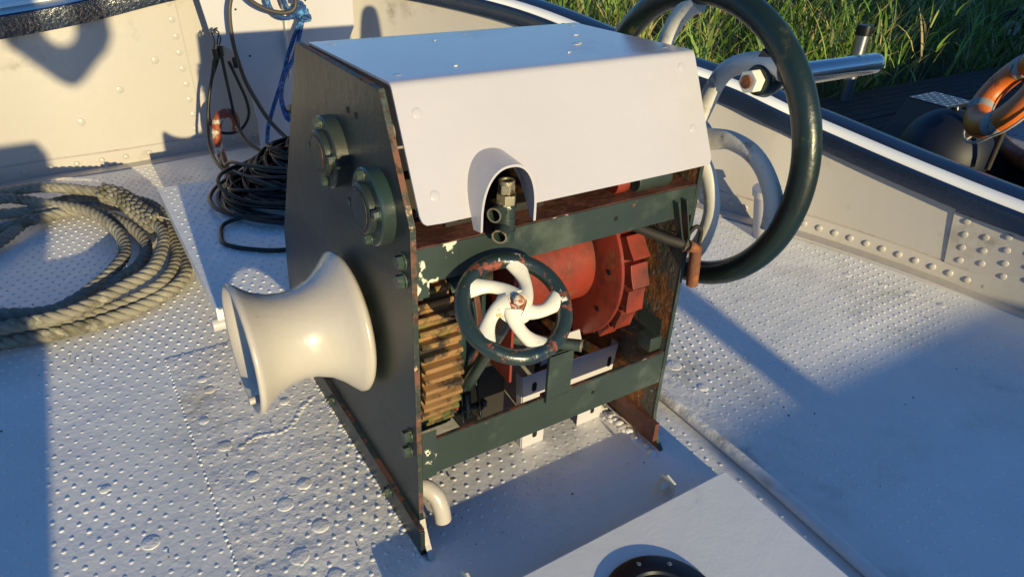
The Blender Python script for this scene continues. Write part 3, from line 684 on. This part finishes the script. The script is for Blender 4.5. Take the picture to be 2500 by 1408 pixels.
# slotted sheet bracket standing on the deck under the chain wheel
bk=thing('slotted_bracket','white sheet metal bracket with slotted legs standing on the deck inside the windlass','bracket',(.59,.175,0))
def rounded_slot(cx,cz,w,h): return [(cx-w/2,cz-h/2),(cx+w/2,cz-h/2),(cx+w/2,cz+h/2),(cx-w/2,cz+h/2)]
q=MB(); y0,y1=.172,.176
q.prism([(.425,0),(.505,0),(.505,.17),(.64,.17),(.64,0),(.735,0),(.76,.17),(.775,.285),(.41,.285),(.418,.17)],1,y0,y1)
q.prism([(.735,0),(.76,.17),(.775,.285),(.778,.285),(.763,.17),(.738,0)],1,y1,.205)
q.prism([(.425,0),(.418,.17),(.41,.285),(.407,.285),(.415,.17),(.422,0)],1,y1,.205)
link('bracket_sheet',q,M['white'],bk,bev=.001)
q=MB()
for cx,cz,w_,h_ in ((.455,.235,.017,.034),(.470,.045,.017,.034),(.745,.225,.015,.04),(.70,.045,.015,.032)):
    P=arc(cx,cz+h_/2-w_/2,w_/2,0,180,6)+arc(cx,cz-h_/2+w_/2,w_/2,180,360,6); q.prism(P,1,y0-.001,y0)
split('slot',q,M['hole'],bk)
q=MB(); q.prism([(.50,.27),(.66,.29),(.64,.36),(.53,.36)],1,.21,.214); link('back_tab',q,M['white'],bk)
q=MB().box(.515,.63,.24,.26,.0,.24); link('dark_flange',q,M['dark'],bk)

# hatch at the bottom of the view
ht=thing('deck_hatch','low white hatch lid with a black round deadlight, aft of the windlass','hatch',(.36,-.62,0))
q=MB().box(-.157,.863,-1.05,-.256,.012,.062); link('lid',q,M['hatch'],ht,bev=.006,seg=3)
q=MB().box(-.14,.85,-1.03,-.27,.0,.012); link('coaming',q,M['deck2'],ht)
q=MB().lathe([(0,.150),(.006,.150),(.009,.145),(.009,.100),(.003,.095),(.003,.001)],(.388,-.508,.062),(0,0,1),72); rr_=link('deadlight_ring',q,M['black'],ht,smooth=40)
q=MB()
for a in range(0,360,36):
    a=math.radians(a+6); q.dome((.388+.128*math.cos(a),-.508+.128*math.sin(a),.071),.006,.002,n=10,rings=2)
split('screw',q,M['steelpost'],rr_)
for (lx,ly) in ((.70,-.19),(.03,-.185)):
    q=MB().prism([(ly-.03,0),(ly+.035,0),(ly+.03,.045),(ly+.005,.062),(ly-.03,.055)],0,lx-.004,lx+.004); q.cyl((lx-.03,ly,.03),(lx+.012,ly,.03),.013,n=12)
    link('hinge_lug',q,M['spoke2'],ht,bev=.002)
# pipe along the deck
pp=MB().tube([(.985,1.4,.021),(.985,.135,.021),(.982,-.3,.021),(.958,-.75,.021),(.95,-1.2,.021)],.0195,16)
o_=link('deck_pipe',pp,M['deck2'],smooth=60); tag(o_,'white painted pipe lying along the deck beside the windlass and hatch','pipe')

# raised platform ahead of the drum
pf=thing('raised_platform','raised chequered steel platform with a white edge carrying the black hose coil','platform',(.2,1.6,0))
q=MB().box(-.265,.62,1.056,2.225,.185,.235); bumps(q,-.25,.35,1.07,2.21,.235,test=lambda x,y:x<.30,wear=.5,off=(.012,.01)); link('plate_top',q,M['deck'],pf,smooth=70)
q=MB().cyl((-.285,1.075,.160),(.2,1.075,.160),.0235,n=24); link('support_bar',q,M['white'],pf,bev=.003)
for lx,ly in ((-.2,1.12),(-.2,2.15),(.55,1.12),(.55,2.15)):
    q=MB().cyl((lx,ly,0),(lx,ly,.184),.022,n=16); link('leg',q,M['white'],pf)

# stem plate in front of the bow with stiffener
SY=2.97
st=thing('stem_plate','white steel plate standing upright at the bow behind the windlass','plate',(.62,SY,0))
out=[(.16,1.25),(.185,.93),(.215,.74),(.245,.70),(.300,.665),(.345,.60),(.375,.46),(.395,.25),(.385,0),(.93,0),(.95,.3),(.985,.68),(1.015,.74),(1.02,1.25)]
q=MB().prism(out,1,SY,SY+.012); link('plate',q,M['white'],st,bev=.002)
q=MB(); q.prism([(SY-.055,1.05),(SY-.05,.80),(SY-.02,.50),(SY,.47),(SY,1.05)],0,.60,.612); link('stiffener',q,M['spoke'],st,bev=.002)
q=MB().torus((.64,SY-.07,.93),(0,1,0),.05,.014,40,12); link('mooring_eye',q,M['white'],st)
q=MB()
for x,z in ((.36,.865),(.74,.895),(.76,.80),(.40,.62)): q.cyl((x,SY-.0015,z),(x,SY,z),.006,n=10)
split('bolt_hole',q,M['hole'],st)

# ---------------------------------------------------------------- ropes and cables
def strands(mb,P,R,pitch,ns=3,seg=8,rs=None,ph=0):
    rs=rs or R*.56; k=len(P);T=[(P[min(k-1,i+1)]-P[max(0,i-1)]).normalized() for i in range(k)]
    u=basis(T[0])[0];L=0;F=[]
    for i in range(k):
        if i: L+=(P[i]-P[i-1]).length
        u=(u-T[i]*u.dot(T[i])).normalized();F.append((u.copy(),T[i].cross(u),L))
    for s_ in range(ns):
        Q=[]
        for i in range(k):
            a=2*PI*(F[i][2]/pitch+s_/ns)+ph; Q.append(P[i]+(F[i][0]*math.cos(a)+F[i][1]*math.sin(a))*(R-rs)*1.0)
        mb.tube(Q,rs,seg)
LOOPS={'A':([(-1.35,1.9),(-1.2,1.72),(-.983,1.659),(-.921,1.646),(-.753,1.603),(-.611,1.694),(-.507,1.85),(-.461,2.017),(-.475,2.219),(-.565,2.478),(-.694,2.647),(-.828,2.786),(-.911,2.799),(-1.1,2.76),(-1.3,2.6)],.075),
'B':([(-1.4,1.9),(-1.2,1.68),(-.987,1.621),(-.926,1.618),(-.733,1.63),(-.615,1.69),(-.512,1.755),(-.421,1.873),(-.376,2.046),(-.398,2.204),(-.464,2.395),(-.589,2.578),(-.731,2.546),(-.918,2.48),(-.993,2.412),(-1.2,2.3)],.055),
'C':([(-1.4,1.75),(-1.2,1.55),(-.972,1.49),(-.913,1.487),(-.709,1.485),(-.521,1.591),(-.395,1.694),(-.326,1.872),(-.3,2.019),(-.317,2.136),(-.371,2.362),(-.418,2.547),(-.567,2.705),(-.734,2.815),(-.901,2.859),(-.983,2.863),(-1.3,2.85)],.105),
'D':([(-1.4,1.7),(-1.2,1.56),(-.984,1.515),(-.925,1.531),(-.717,1.528),(-.533,1.569),(-.389,1.632),(-.297,1.814),(-.265,2.027),(-.28,2.324),(-.363,2.489),(-.497,2.619),(-.64,2.645),(-.783,2.577),(-.917,2.391),(-.991,2.313),(-1.2,2.15)],.05),
'E':([(-1.4,1.62),(-1.2,1.53),(-.993,1.513),(-.933,1.500),(-.768,1.49),(-.591,1.502),(-.42,1.563),(-.288,1.686),(-.255,1.86),(-.25,2.152),(-.262,2.429),(-.322,2.609),(-.462,2.726),(-.639,2.766),(-.813,2.717),(-1.003,2.744),(-1.3,2.7)],.033)}
hs=thing('mooring_rope','thick weathered tan mooring rope coiled on the deck at the left','rope',(-.9,2.1,0))
for k_,(P,z) in LOOPS.items():
    pts=[]
    for i,(x,y) in enumerate(P):
        zz=z+.008*math.sin(i*1.9+z*50)
        if k_=='C': zz=.105 if i>1 and i<14 else .09
        pts.append((x,y,max(.033,zz)))
    if k_=='C':     # the laid part stops where the long splice begins
        q=MB(); c=resample(cr(pts,14),.011); strands(q,c,.0270,.115)
        link('laid_line',q,M['hawser'],hs,smooth=80)
        sp_=[p for p in c if -.49<p.x<-.30 and p.y>2.13]
        q=MB(); L=0
        sp_=resample(sp_,.028)
        for i,p in enumerate(sp_):
            t=(sp_[min(len(sp_)-1,i+1)]-sp_[max(0,i-1)]).normalized();u=Vector((-t.y,t.x,0));up=Vector((0,0,1))
            for j in range(7):
                a=2*PI*(j+.5*(i%2))/7; e=u*math.cos(a)+up*math.sin(a)
                d1=(t*.9+u*(.5 if i%2 else -.5)*math.sin(a)+up*.3).normalized()
                c_=p+e*.033; q.tube([c_-d1*.022,c_+e*.004,c_+d1*.022],lambda tt:.0135*(1-.5*abs(2*tt-1)),7)
        link('eye_splice',q,M['hawser'],hs,smooth=80)
        e=sp_[0]; q=MB().torus(e,(.2,-1,0),.036,.0035,28,6); q.tube([e+Vector((.03,0,.03)),e+Vector((.08,-.03,.01)),e+Vector((.12,-.08,-.04))],.002,5); link('whipping_twine',q,M['cord'],hs)
    else:
        q=MB(); c=resample(cr(pts,14),.011); strands(q,c,.0270,.115,ph=ord(k_)); link('laid_line',q,M['hawser'],hs,smooth=80)

hc=thing('hose_coil','tangled heap of thin black hose coiled on the raised platform','hose',(.30,1.85,.235))
rnd=random.Random(4)
q=MB()
for k in range(46):
    z0=.245+.0032*k; sh=(1-k/75); cx=.33+rnd.uniform(-.05,.05)+.002*k;cy=1.87+rnd.uniform(-.05,.05)+.0045*k
    rx=(.42+rnd.uniform(-.13,.03))*sh; ry=(.37+rnd.uniform(-.09,.03))*sh; ph=rnd.uniform(0,6.28); tilt=rnd.uniform(-.045,.045); tl2=rnd.uniform(-.02,.02)
    P=[]
    for j in range(60):
        a=2*PI*j/60; wv=1+.05*math.sin(2*a+ph)+.03*math.sin(3*a+2*ph)
        P.append((cx+rx*wv*math.cos(a),cy+ry*wv*math.sin(a),max(.244,z0+tilt*math.cos(a+ph)+tl2*math.sin(2*a))))
    q.tube(P,.0088,7,closed=True)
link('hose_turns',q,M['cable'],hc,smooth=80)
q=MB().tube(cr([(.02,1.68,.27),(-.09,1.68,.25),(-.125,1.59,.244),(-.125,1.50,.244),(-.04,1.41,.244),(.071,1.352,.244),(.25,1.34,.244),(.42,1.40,.244)],8),.0088,8); link('loose_turn',q,M['cable'],hc,smooth=80)
q=MB().tube(cr([(.083,2.52,.23),(.038,2.27,.25),(.036,2.12,.31),(.063,1.97,.34),(.12,1.84,.34),(.22,1.72,.32),(.4,1.6,.3)],8),.0085,8)
q.tube(cr([(.09,2.52,.25),(.055,2.28,.28),(.06,2.14,.34),(.10,2.02,.36),(.2,1.9,.37),(.4,1.8,.36)],8),.0085,8); link('top_strand',q,M['cable2'],hc,smooth=80)
# shock cords hanging by their hooks
def loop_pts(top,bot,wd,y,lean=0):
    (tx,tz),(bx,bz)=top,bot; P=[]
    for k in range(25):
        a=PI*k/24
        t=k/24; u=1-abs(2*t-1)
        P.append((0,0,0))
    L=[(tx-.008,y,tz),(tx-.03-wd*.2,y,tz-(tz-bz)*.35),(bx-wd,y-.02,bz+(tz-bz)*.25),(bx-wd*.75,y-.03,bz+.02),(bx,y-.03,bz),(bx+wd*.75,y-.03,bz+.03),(bx+wd,y-.02,bz+(tz-bz)*.28),(tx+.03+wd*.2,y,tz-(tz-bz)*.5),(tx+.008,y,tz)]
    return cr(L,7)
BY_=2.80
for k,(top,bot,wd,lab) in enumerate((((.185,.635),(.225,.335),.085,'black shock cord loop hanging widest in front of the orange ring'),
                          ((.155,.64),(.09,.10),.045,'black shock cord hanging lowest, leftmost of the bundle at the bow'),
                          ((.22,.635),(.30,.09),.05,'black shock cord running straight down to the hose coil'))):
    t_=thing('shock_cord',lab,'cord',(top[0],BY_,top[1]),'shock cords hanging at the bow')
    if k==0: P=cr([(.200,2.78,.70),(.189,2.78,.65),(.142,2.78,.55),(.108,2.78,.425),(.108,2.78,.325),(.16,2.78,.272),(.247,2.78,.276),(.303,2.78,.345),(.306,2.78,.434),(.272,2.78,.558),(.245,2.78,.645)],7)
    elif k==1: P=cr([(.180,2.76,.70),(.159,2.76,.616),(.113,2.75,.475),(.080,2.72,.341),(.045,2.55,.265),(.04,2.3,.26),(.10,2.12,.27)],8)
    else: P=cr([(.212,2.77,.712),(.214,2.77,.63),(.218,2.75,.485),(.205,2.62,.376),(.20,2.4,.333),(.25,2.2,.33)],8)
    q=MB().tube(P,.0085,9); link('elastic_loop',q,M['cable'],t_,smooth=80)
    q=MB().cyl(P[0]+Vector((0,-.004,.02)),P[0]+Vector((0,-.004,-.035)),.016,.014,n=12); 
    if k==0: q.cyl(P[-1]+Vector((.03,-.004,.02)),P[-1]+Vector((.035,-.004,-.035)),.016,.014,n=12)
    split('clamp',q,M['black'],t_,bev=.003)
    hx=P[0]; q=MB().tube(cr([hx+Vector((0,0,.02)),hx+Vector((.01,0,.06)),hx+Vector((.02-.02*k,0,.09)),hx+Vector((.0,-.01,.105)),hx+Vector((-.015,-.01,.085))],6),.0035,8); link('hook',q,M['black'],t_,smooth=80)
# orange painted ring
q=MB().tube([(.165,2.66,.075),(.14,2.68,.16),(.115,2.70,.25),(.115,2.71,.32),(.14,2.71,.37),(.19,2.71,.395),(.235,2.71,.375),(.255,2.70,.33),(.25,2.70,.30)],.026,16)
o_=link('guide_ring',MB().tube(cr([(.135,2.66,0.0),(.122,2.68,.13),(.110,2.70,.248),(.118,2.70,.336),(.140,2.70,.385),(.175,2.70,.403),(.208,2.70,.388),(.219,2.70,.344),(.208,2.70,.305)],6),lambda t:.019+.006*math.sin(PI*t),18),M['ring'],smooth=80)
tag(o_,'hook shaped guide ring of flaking orange paint behind the shock cords','ring')
# grey cable looping from the bow eye
q=MB().tube(cr([(.631,2.82,.96),(.642,2.82,.914),(.622,2.82,.873),(.566,2.82,.862),(.493,2.82,.879),(.424,2.82,.917),(.375,2.82,.97),(.345,2.83,1.0),(.325,2.84,.96),(.303,2.84,.895),(.294,2.84,.816),(.295,2.84,.713),(.306,2.84,.628),(.33,2.84,.517),(.37,2.84,.412),(.413,2.82,.314),(.46,2.76,.24),(.5,2.6,.2)],8),.0115,12)
o_=link('grey_hose',q,M['cable2'],smooth=80); tag(o_,'grey brown hose hanging in a bend in front of the white bow plate','hose')
# blue rope
br_=thing('blue_rope','bright blue laid rope knotted at the bow eye and hanging down','rope',(.66,2.85,.80))
for P in ([(.674,2.86,.822),(.636,2.86,.75),(.585,2.86,.644),(.536,2.86,.515),(.466,2.86,.361),(.415,2.84,.249),(.388,2.80,.168)],
          [(.679,2.855,.811),(.650,2.85,.73),(.600,2.82,.63),(.505,2.7,.565),(.395,2.4,.55),(.335,2.15,.545),(.330,2.06,.53),(.39,2.03,.522),(.45,2.05,.522)],
          [(.498,2.84,.95),(.51,2.84,.886),(.548,2.84,.843),(.601,2.84,.83),(.66,2.84,.858)],
          [(.58,2.84,.95),(.597,2.84,.886),(.63,2.84,.88),(.655,2.84,.90),(.665,2.84,.96)]):
    q=MB(); strands(q,resample(cr(P,10),.007),.0125,.05,seg=7); link('line',q,M['bluerope'],br_,smooth=80)
q=MB()
for k in range(4):
    c=Vector((.655+.010*k,2.845-.004*k,.880-.016*k)); 
    P=[c+Vector((.028*math.cos(a),.02*math.sin(a),.022*math.sin(a+1+k*.8))) for a in [2*PI*j/14 for j in range(14)]]
    P=[Vector(p) for p in P]; q.tube(P,.0105,8,closed=True)
q.tube(cr([(.67,2.84,.83),(.70,2.84,.825),(.72,2.84,.815)],6),.012,8); link('knot',q,M['bluerope'],br_,smooth=80)
# small bollard with open top
bo=thing('mooring_bollard','grey steel bollard with a dark open top beside the black hose coil','bollard',(.43,2.12,.235))
q=MB().lathe([(0,.085),(.0,.075),(.27,.075),(.275,.09),(.315,.09),(.315,.078),(.30,.076),(.30,.001)],(.43,2.12,.235),(0,0,1),40); link('barrel',q,M['spoke'],bo,smooth=40)
q=MB().torus((.43,2.12,.553),(0,0,1),.080,.011,40,10)
for a in (0,60,120):
    a=math.radians(a); q.cyl((.43-.075*math.cos(a),2.12-.075*math.sin(a),.551),(.43+.075*math.cos(a),2.12+.075*math.sin(a),.551),.008,n=8)
link('top_ring',q,M['black'],bo,smooth=60)
# leaning pipe post against the starboard bulwark
vp=thing('pipe_stub','white leaning pipe stub by the starboard bulwark seen through the big wheel','pipe',(2.25,.76,.06))
q=MB().cyl((2.245,.755,.055),(2.18,.775,.305),.070,.056,n=36); link('stub',q,M['white'],vp)
q=MB().cyl((2.182,.775,.300),(2.175,.777,.335),.066,.066,n=36); link('cap',q,M['spoke'],vp,bev=.003)

# ================================================================== OUTSIDE THE SHIP
q=MB().add([(-60,-60,-1.05),(80,-60,-1.05),(80,80,-1.05),(-60,80,-1.05)],[(0,1,2,3)])
o_=link('canal_water',q,M['water']); tag(o_,'','',kind='structure')
# bank
q=MB(); nx_,ny_=60,30; vs=[];fs=[]
for j in range(ny_+1):
    for i in range(nx_+1):
        x=-14+i*(50/nx_); y=3.95+j*(24/ny_)+ (0 if x>2 else (2-x)*.15); 
        t=j/ny_; z=-1.2+ min(1,t*9)*.75+t*2.2+.12*pnoise(Vector((x*.6,y*.6,0)))
        vs.append((x,y,z))
for j in range(ny_):
    for i in range(nx_): a=j*(nx_+1)+i; fs.append((a,a+1,a+nx_+2,a+nx_+1))
q.add(vs,fs); o_=link('river_bank',q,M['mud'],smooth=80); tag(o_,'','',kind='structure')
# reeds
rd=random.Random(11); vs=[];fs=[];tint=[]
def blade(x,y,z,L,wd,az,lean,tn,bend):
    o=len(vs); k=5; dx,dy=math.cos(az),math.sin(az); sx,sy=-dy,dx; tw=rd.uniform(-.8,.8)
    sx2=sx*math.cos(tw)+dx*math.sin(tw); sy2=sy*math.cos(tw)+dy*math.sin(tw)
    px_,pz=0,0; ang=lean
    for i in range(k+1):
        t=i/k; w_=wd*(1-t**1.6)*(.5+.5*min(1,t*5))+.0008
        cx=x+dx*px_;cy=y+dy*px_;cz=z+pz
        vs.append((cx-sx2*w_/2,cy-sy2*w_/2,cz)); vs.append((cx+sx2*w_/2,cy+sy2*w_/2,cz))
        px_+=math.sin(ang)*L/k; pz+=math.cos(ang)*L/k; ang+=bend/k
    for i in range(k): fs.append((o+2*i,o+2*i+1,o+2*i+3,o+2*i+2)); tint.append(tn)
def bankz(x,y):
    t=(y-3.95-(0 if x>2 else (2-x)*.15))/24; return -1.2+min(1,max(0,t)*9)*.75+t*2.2
for k in range(4300):
    u=rd.random()**1.35; y=4.05+u*8.0; x=rd.uniform(1.5,6.5+ y*1.55)
    if x>9.5 and y<4.2: continue
    z=bankz(x,y); cl=pnoise(Vector((x*.8,y*.8,5)))
    if pnoise(Vector((x*1.3,y*1.3,2)))<-.02 and rd.random()<.85: continue
    H_=(1.0+.55*cl+u*.35)
    straw=rd.random()<.24
    tn0=rd.uniform(.86,1) if straw else min(.84,max(0,.42+.5*pnoise(Vector((x*.5,y*.5,9)))+rd.uniform(-.25,.25)))
    # a stem with leaves coming off it
    nl=rd.randint(3,5)
    az=rd.uniform(0,6.28); ln=rd.uniform(0,.22); L=H_*rd.uniform(.8,1.2)
    blade(x,y,z,L,.010,az,ln,.9 if rd.random()<.3 else .3,.25)
    for j in range(nl):
        t=rd.uniform(.15,.95); hx=math.sin(ln)*L*t
        blade(x+math.cos(az)*hx,y+math.sin(az)*hx,z+L*t*.97,rd.uniform(.35,.8),rd.uniform(.018,.042),rd.uniform(0,6.28),rd.uniform(.15,.7),max(0,min(1,tn0+rd.uniform(-.1,.1))),rd.uniform(.4,1.7))
me=bpy.data.meshes.new('reed_bed'); me.from_pydata(vs,[],fs); me.update()
at=me.attributes.new('tint','FLOAT','FACE'); at.data.foreach_set('value',tint)
for p in me.polygons: p.use_smooth=True
me.materials.append(M['reed']); o_=bpy.data.objects.new('reed_bed',me); COL.objects.link(o_); o_['kind']='stuff'
# jetty
jt=thing('wooden_jetty','dark plank jetty below the reeds beyond the starboard rail','jetty',(8,2.8,-.65))
y=1.65;k=0
q=MB()
while y<3.9:
    wd=.125; q.box(4.6+rnd.uniform(-.05,.05),17,y,y+wd,-.66,-.62+rnd.uniform(-.004,.004)); y+=wd+.012
link('boards',q,M['wood'],jt,bev=.004)
q=MB()
for x in (5,7.5,10,12.5,15): q.box(x,x+.12,1.6,3.9,-.82,-.665); q.cyl((x+.06,1.75,-1.3),(x+.06,1.75,-.67),.07,n=12)
link('bearers',q,M['wood'],jt)
mp_=thing('mooring_post','slim grey steel mooring post standing on the far edge of the jetty','post',(7.42,3.78,-.62))
a=Vector((7.42,3.78,-.63)); b=Vector((7.46,3.80,.20))
q=MB().cyl(a,b,.075,.075,n=24); link('tube',q,M['steelpost'],mp_)
q=MB().cyl(a.lerp(b,.90),b+Vector((0,0,.03)),.09,.09,n=24); link('cap',q,M['black'],mp_,bev=.006)
# neighbour boat
nb=thing('neighbour_boat','dark hulled boat with a brown rail moored beyond the starboard rail','boat',(7.2,.6,-1.05))
gun=cr([(5.15,.35,-.10),(5.25,.75,-.10),(5.55,1.2,-.10),(6.2,1.55,-.08),(7.2,1.7,-.06),(9.5,1.7,-.04)],8)
gun2=cr([(5.15,.35,-.10),(5.1,-.2,-.10),(5.4,-.9,-.1),(6.4,-1.5,-.08),(9.5,-1.6,-.04)],8)
q=MB(); q.tube(gun,lambda t:(.07,.045),10,flat=(0,0,1)); q.tube(gun2,lambda t:(.07,.045),10,flat=(0,0,1)); link('gunwale',q,M['oak'],nb,smooth=60)
q=MB()
for G in (gun,gun2):
    low=[Vector((7.2+(p.x-7.2)*.88,.1+(p.y-.1)*.85,-1.15)) for p in G]; strip(q,G,low)
link('hull',q,M['fender'],nb,smooth=60)
q=MB(); q.add([tuple(p+Vector((0,0,-.02))) for p in gun]+[tuple(p+Vector((0,0,-.02))) for p in reversed(gun2[1:])],[tuple(range(len(gun)+len(gun2)-1))]); link('foredeck',q,M['oldwhite'],nb)
q=MB()
for yy in (.9,.45,0): q.box(5.5,8,yy,yy+.03,-.115,-.10)
link('deck_batten',q,M['oak'],nb)
q=MB().tube(cr([(5.62,1.0,.02),(5.9,.8,.05),(6.2,.75,.0),(6.5,.9,.1)],6),.035,12); q.cyl((5.9,.8,-.1),(6.1,.85,.35),.03,n=12); q.cyl((6.2,1.0,-.1),(6.15,1.05,.5),.025,n=12); q.cyl((5.75,.9,.12),(6.6,1.2,.16),.02,n=10); link('bow_fitting',q,M['dark'],nb,smooth=60)
# round fender
OFX=.20
fd=thing('ball_fender','large round navy blue ball fender hanging between the jetty and the boat','fender',(4.85,1.40,-.1))
q=MB(); prof_=[(-.33*math.cos(PI*k/16)*1.05,.33*math.sin(PI*k/16)+.0005) for k in range(17)]; q.lathe(prof_,(5.13,1.42,-.17),(0,.1,1),40); link('ball',q,M['fender'],fd,smooth=80)
q=MB().cyl((5.13,1.44,.15),(5.13,1.45,.19),.03,n=16); link('neck',q,M['black'],fd)
# step box on the jetty
sb=thing('boarding_step','black boarding step with a chequered metal tread on the jetty','step',(5.55,1.9,-.62))
q=MB(); T_=[(5.70,1.78),(6.10,1.78),(6.10,2.12),(5.70,2.12)]; B_=[(5.5,1.7),(6.3,1.7),(6.3,2.3),(5.5,2.3)]
q.add([(x,y,-.62) for x,y in B_]+[(x,y,.03) for x,y in T_],[(3,2,1,0),(4,5,6,7),(0,1,5,4),(1,2,6,5),(2,3,7,6),(3,0,4,7)]); link('box',q,M['black'],sb,bev=.01)
q=MB().box(5.70,6.10,1.78,2.12,.031,.035)
for i in range(8):
    for j in range(7):
        c=Vector((5.725+i*.05,1.80+j*.05,.035)); e=Vector((.016,.010 if (i+j)%2 else -.010,0)); f_=Vector((-e.y,e.x,0))*.25; q.obox(c,e*.8,f_,(0,0,.0012))
link('tread',q,M['tread'],sb)
# lifebuoy hanging on the boat
lc=Vector((4.86,1.02,.42)); ln_=Vector((-.60,.65,.47)).normalized(); up=Vector((0,0,1)); lu=(up-ln_*up.dot(ln_)).normalized(); lv_=ln_.cross(lu)
lb_=thing('lifebuoy','faded orange lifebuoy with white bands hanging from the neighbouring boat','lifebuoy',tuple(lc))
Rl,rl=.245,.088
def arcl(a0,a1,r=rl,n=26,RR=Rl): return [lc+(lu*math.cos(math.radians(a))+lv_*math.sin(math.radians(a)))*RR for a in [a0+(a1-a0)*k/n for k in range(n+1)]]
q=MB().tube(arcl(0,355,n=70),lambda t:(rl*.85,rl),18,closed=True,flat=tuple(ln_)); link('ring',q,M['orange'],lb_,smooth=80)
for a in (45,135,225,315):
    q=MB().tube(arcl(a-9,a+9,n=8),lambda t:(rl*.85+.003,rl+.003),18,flat=tuple(ln_)); split('white_band',q,M['oldwhite'],lb_,smooth=60)
q=MB()
for a in (0,90,180,270):
    P=[lc+(lu*math.cos(math.radians(a+b))+lv_*math.sin(math.radians(a+b)))*(Rl+rl+.03*math.sin(PI*(b-45)/90)+.01)+ln_*-.02 for b in range(45,136,10)]; q.tube(P,.008,8)
q.tube(cr([lc+lu*.30-ln_*.03,lc+lu*.1+lv_*.05-ln_*.1,lc-lu*.15+lv_*.02-ln_*.08,lc-lu*.36-ln_*.02],6),.008,8)
link('grab_line',q,M['cord'],lb_,smooth=80)
q=MB().cyl(lc+Vector((.12,.0,-.55)),lc+Vector((.16,0,.32)),.02,n=10); o2=link('hanger_post',q,M['dark'],lb_)
# wheel of a trolley far right on the bank
tw_=thing('trolley_wheel','small black trolley wheel with a pale hub in the shade at the far right','wheel',(12.8,4.6,-.6))
wc=Vector((12.8,4.6,-.27)); dn=Vector((-.75,-.65,.1)).normalized()
q=MB().torus(wc,dn,.20,.085,48,16,sq=.8); link('tyre',q,M['tyre'],tw_,smooth=80)
q=MB().lathe([(-.03,.001),(.03,.03),(.03,.115),(.02,.125),(-.03,.125)],wc,dn,32); link('hub',q,M['spoke'],tw_,smooth=40)
q=MB().cyl(wc-dn*.03+Vector((0,0,.3)),wc+Vector((0,.0,-1.0)),.03,n=8); link('fork',q,M['dark'],tw_)

#CASTERS
# ================================================================== ABAFT THE CAMERA (unseen blockers added and shaped for the shadows they throw into view)
def dropx(xf,yf,yc): return xf-.08*(yf-yc)
def dropz(yf,yc): return TS*(yf-yc)
wh=thing('starboard_shadow_caster','unseen white block and post added to shade the starboard deck','starboard_shadow_caster',(2.5,-7,0))  # added out of view, its top set by the shadow edge on deck
zc=dropz(-.02,-6.0)
q=MB().box(dropx(.95,.0,-6.0),dropx(5.6,0,-6),-8.5,-6.0,-.2,zc); link('low_shadow_block',q,M['white'],wh,bev=.01)
xm=dropx(1.50,.4,-6.1); q=MB().cyl((xm,-6.2,0),(xm,-6.2,dropz(2.2,-6.2)),.075,n=20); link('shadow_post',q,M['white'],wh)  # unseen post added for the dark band along the deck
dv=thing('port_shadow_caster','unseen white blocker added aft to shade the port edge of the deck','light_blocker',(-1.6,-2.5,0))  # unseen shape, its outline cut to the port shadow edge
yc=-2.5
q=MB().box(-2.6,dropx(-.945,.44,yc),yc-.4,yc,0,.56); q.prism([(-2.6,.56),(dropx(-.82,.94,yc),.56),(dropx(-.757,2.64,yc),.90),(dropx(-.757,2.64,yc),1.25),(-2.6,1.25)],1,yc-.4,yc); link('port_shadow_shape',q,M['white'],dv,bev=.01)
mb_=thing('jetty_shadow_caster','unseen tall blocks added to shade the jetty and the far reeds','shadow_wall',(10,-6,-1))  # unseen blocks added only to keep jetty and reeds in shade
q=MB().box(5.3,8.6,-9,-6,-1.2,1.30); q.box(8.6,18,-9,-6,-1.2,3.1); link('shadow_blocks',q,M['oldwhite'],mb_)
lf=thing('bow_shadow_caster','unseen pointed white shape with a round cut out added to shade the port bulwark','shadow_cutout',(-1.1,-4,0))  # unseen cut-out added for the pointed shadow on the port bulwark
yc=-4.0
def W(x,z,yw=3.27): return (x-.11-.08*(yw-yc), z+TS*(yw-yc))
out=[W(*p) for p in ((-.62,.76),(-.60,.70),(-.42,.50),(-.36,.465),(-.30,.50),(-.22,.585),(-.16,.64),(-.12,.72),(-.12,.80),(-.12,1.0),(-.26,1.0),(-.26,.80))]
c_=W(-.355,.78); ringhole=[(c_[0]+.075*math.cos(a_),c_[1]+.10*math.sin(a_)) for a_ in [math.radians(t) for t in range(20,-201,-20)]]
out=out[:-2]+[(c_[0]+.075,c_[1]+.25)]+ringhole+[(c_[0]-.075,c_[1]+.25),W(-.62,1.0)]
q=MB().prism(out,1,yc-.03,yc); link('shadow_cutout',q,M['white'],lf)
zb=W(0,1.02)[1]
q=MB().cyl((-2.3,yc-.05,0),(-2.3,yc-.05,zb+.1),.05,n=12); q.cyl((-2.3,yc-.05,zb),(-1.0,yc-.05,zb),.03,n=10); link('cutout_support',q,M['white'],lf)  # added post and arm to carry the cut-out
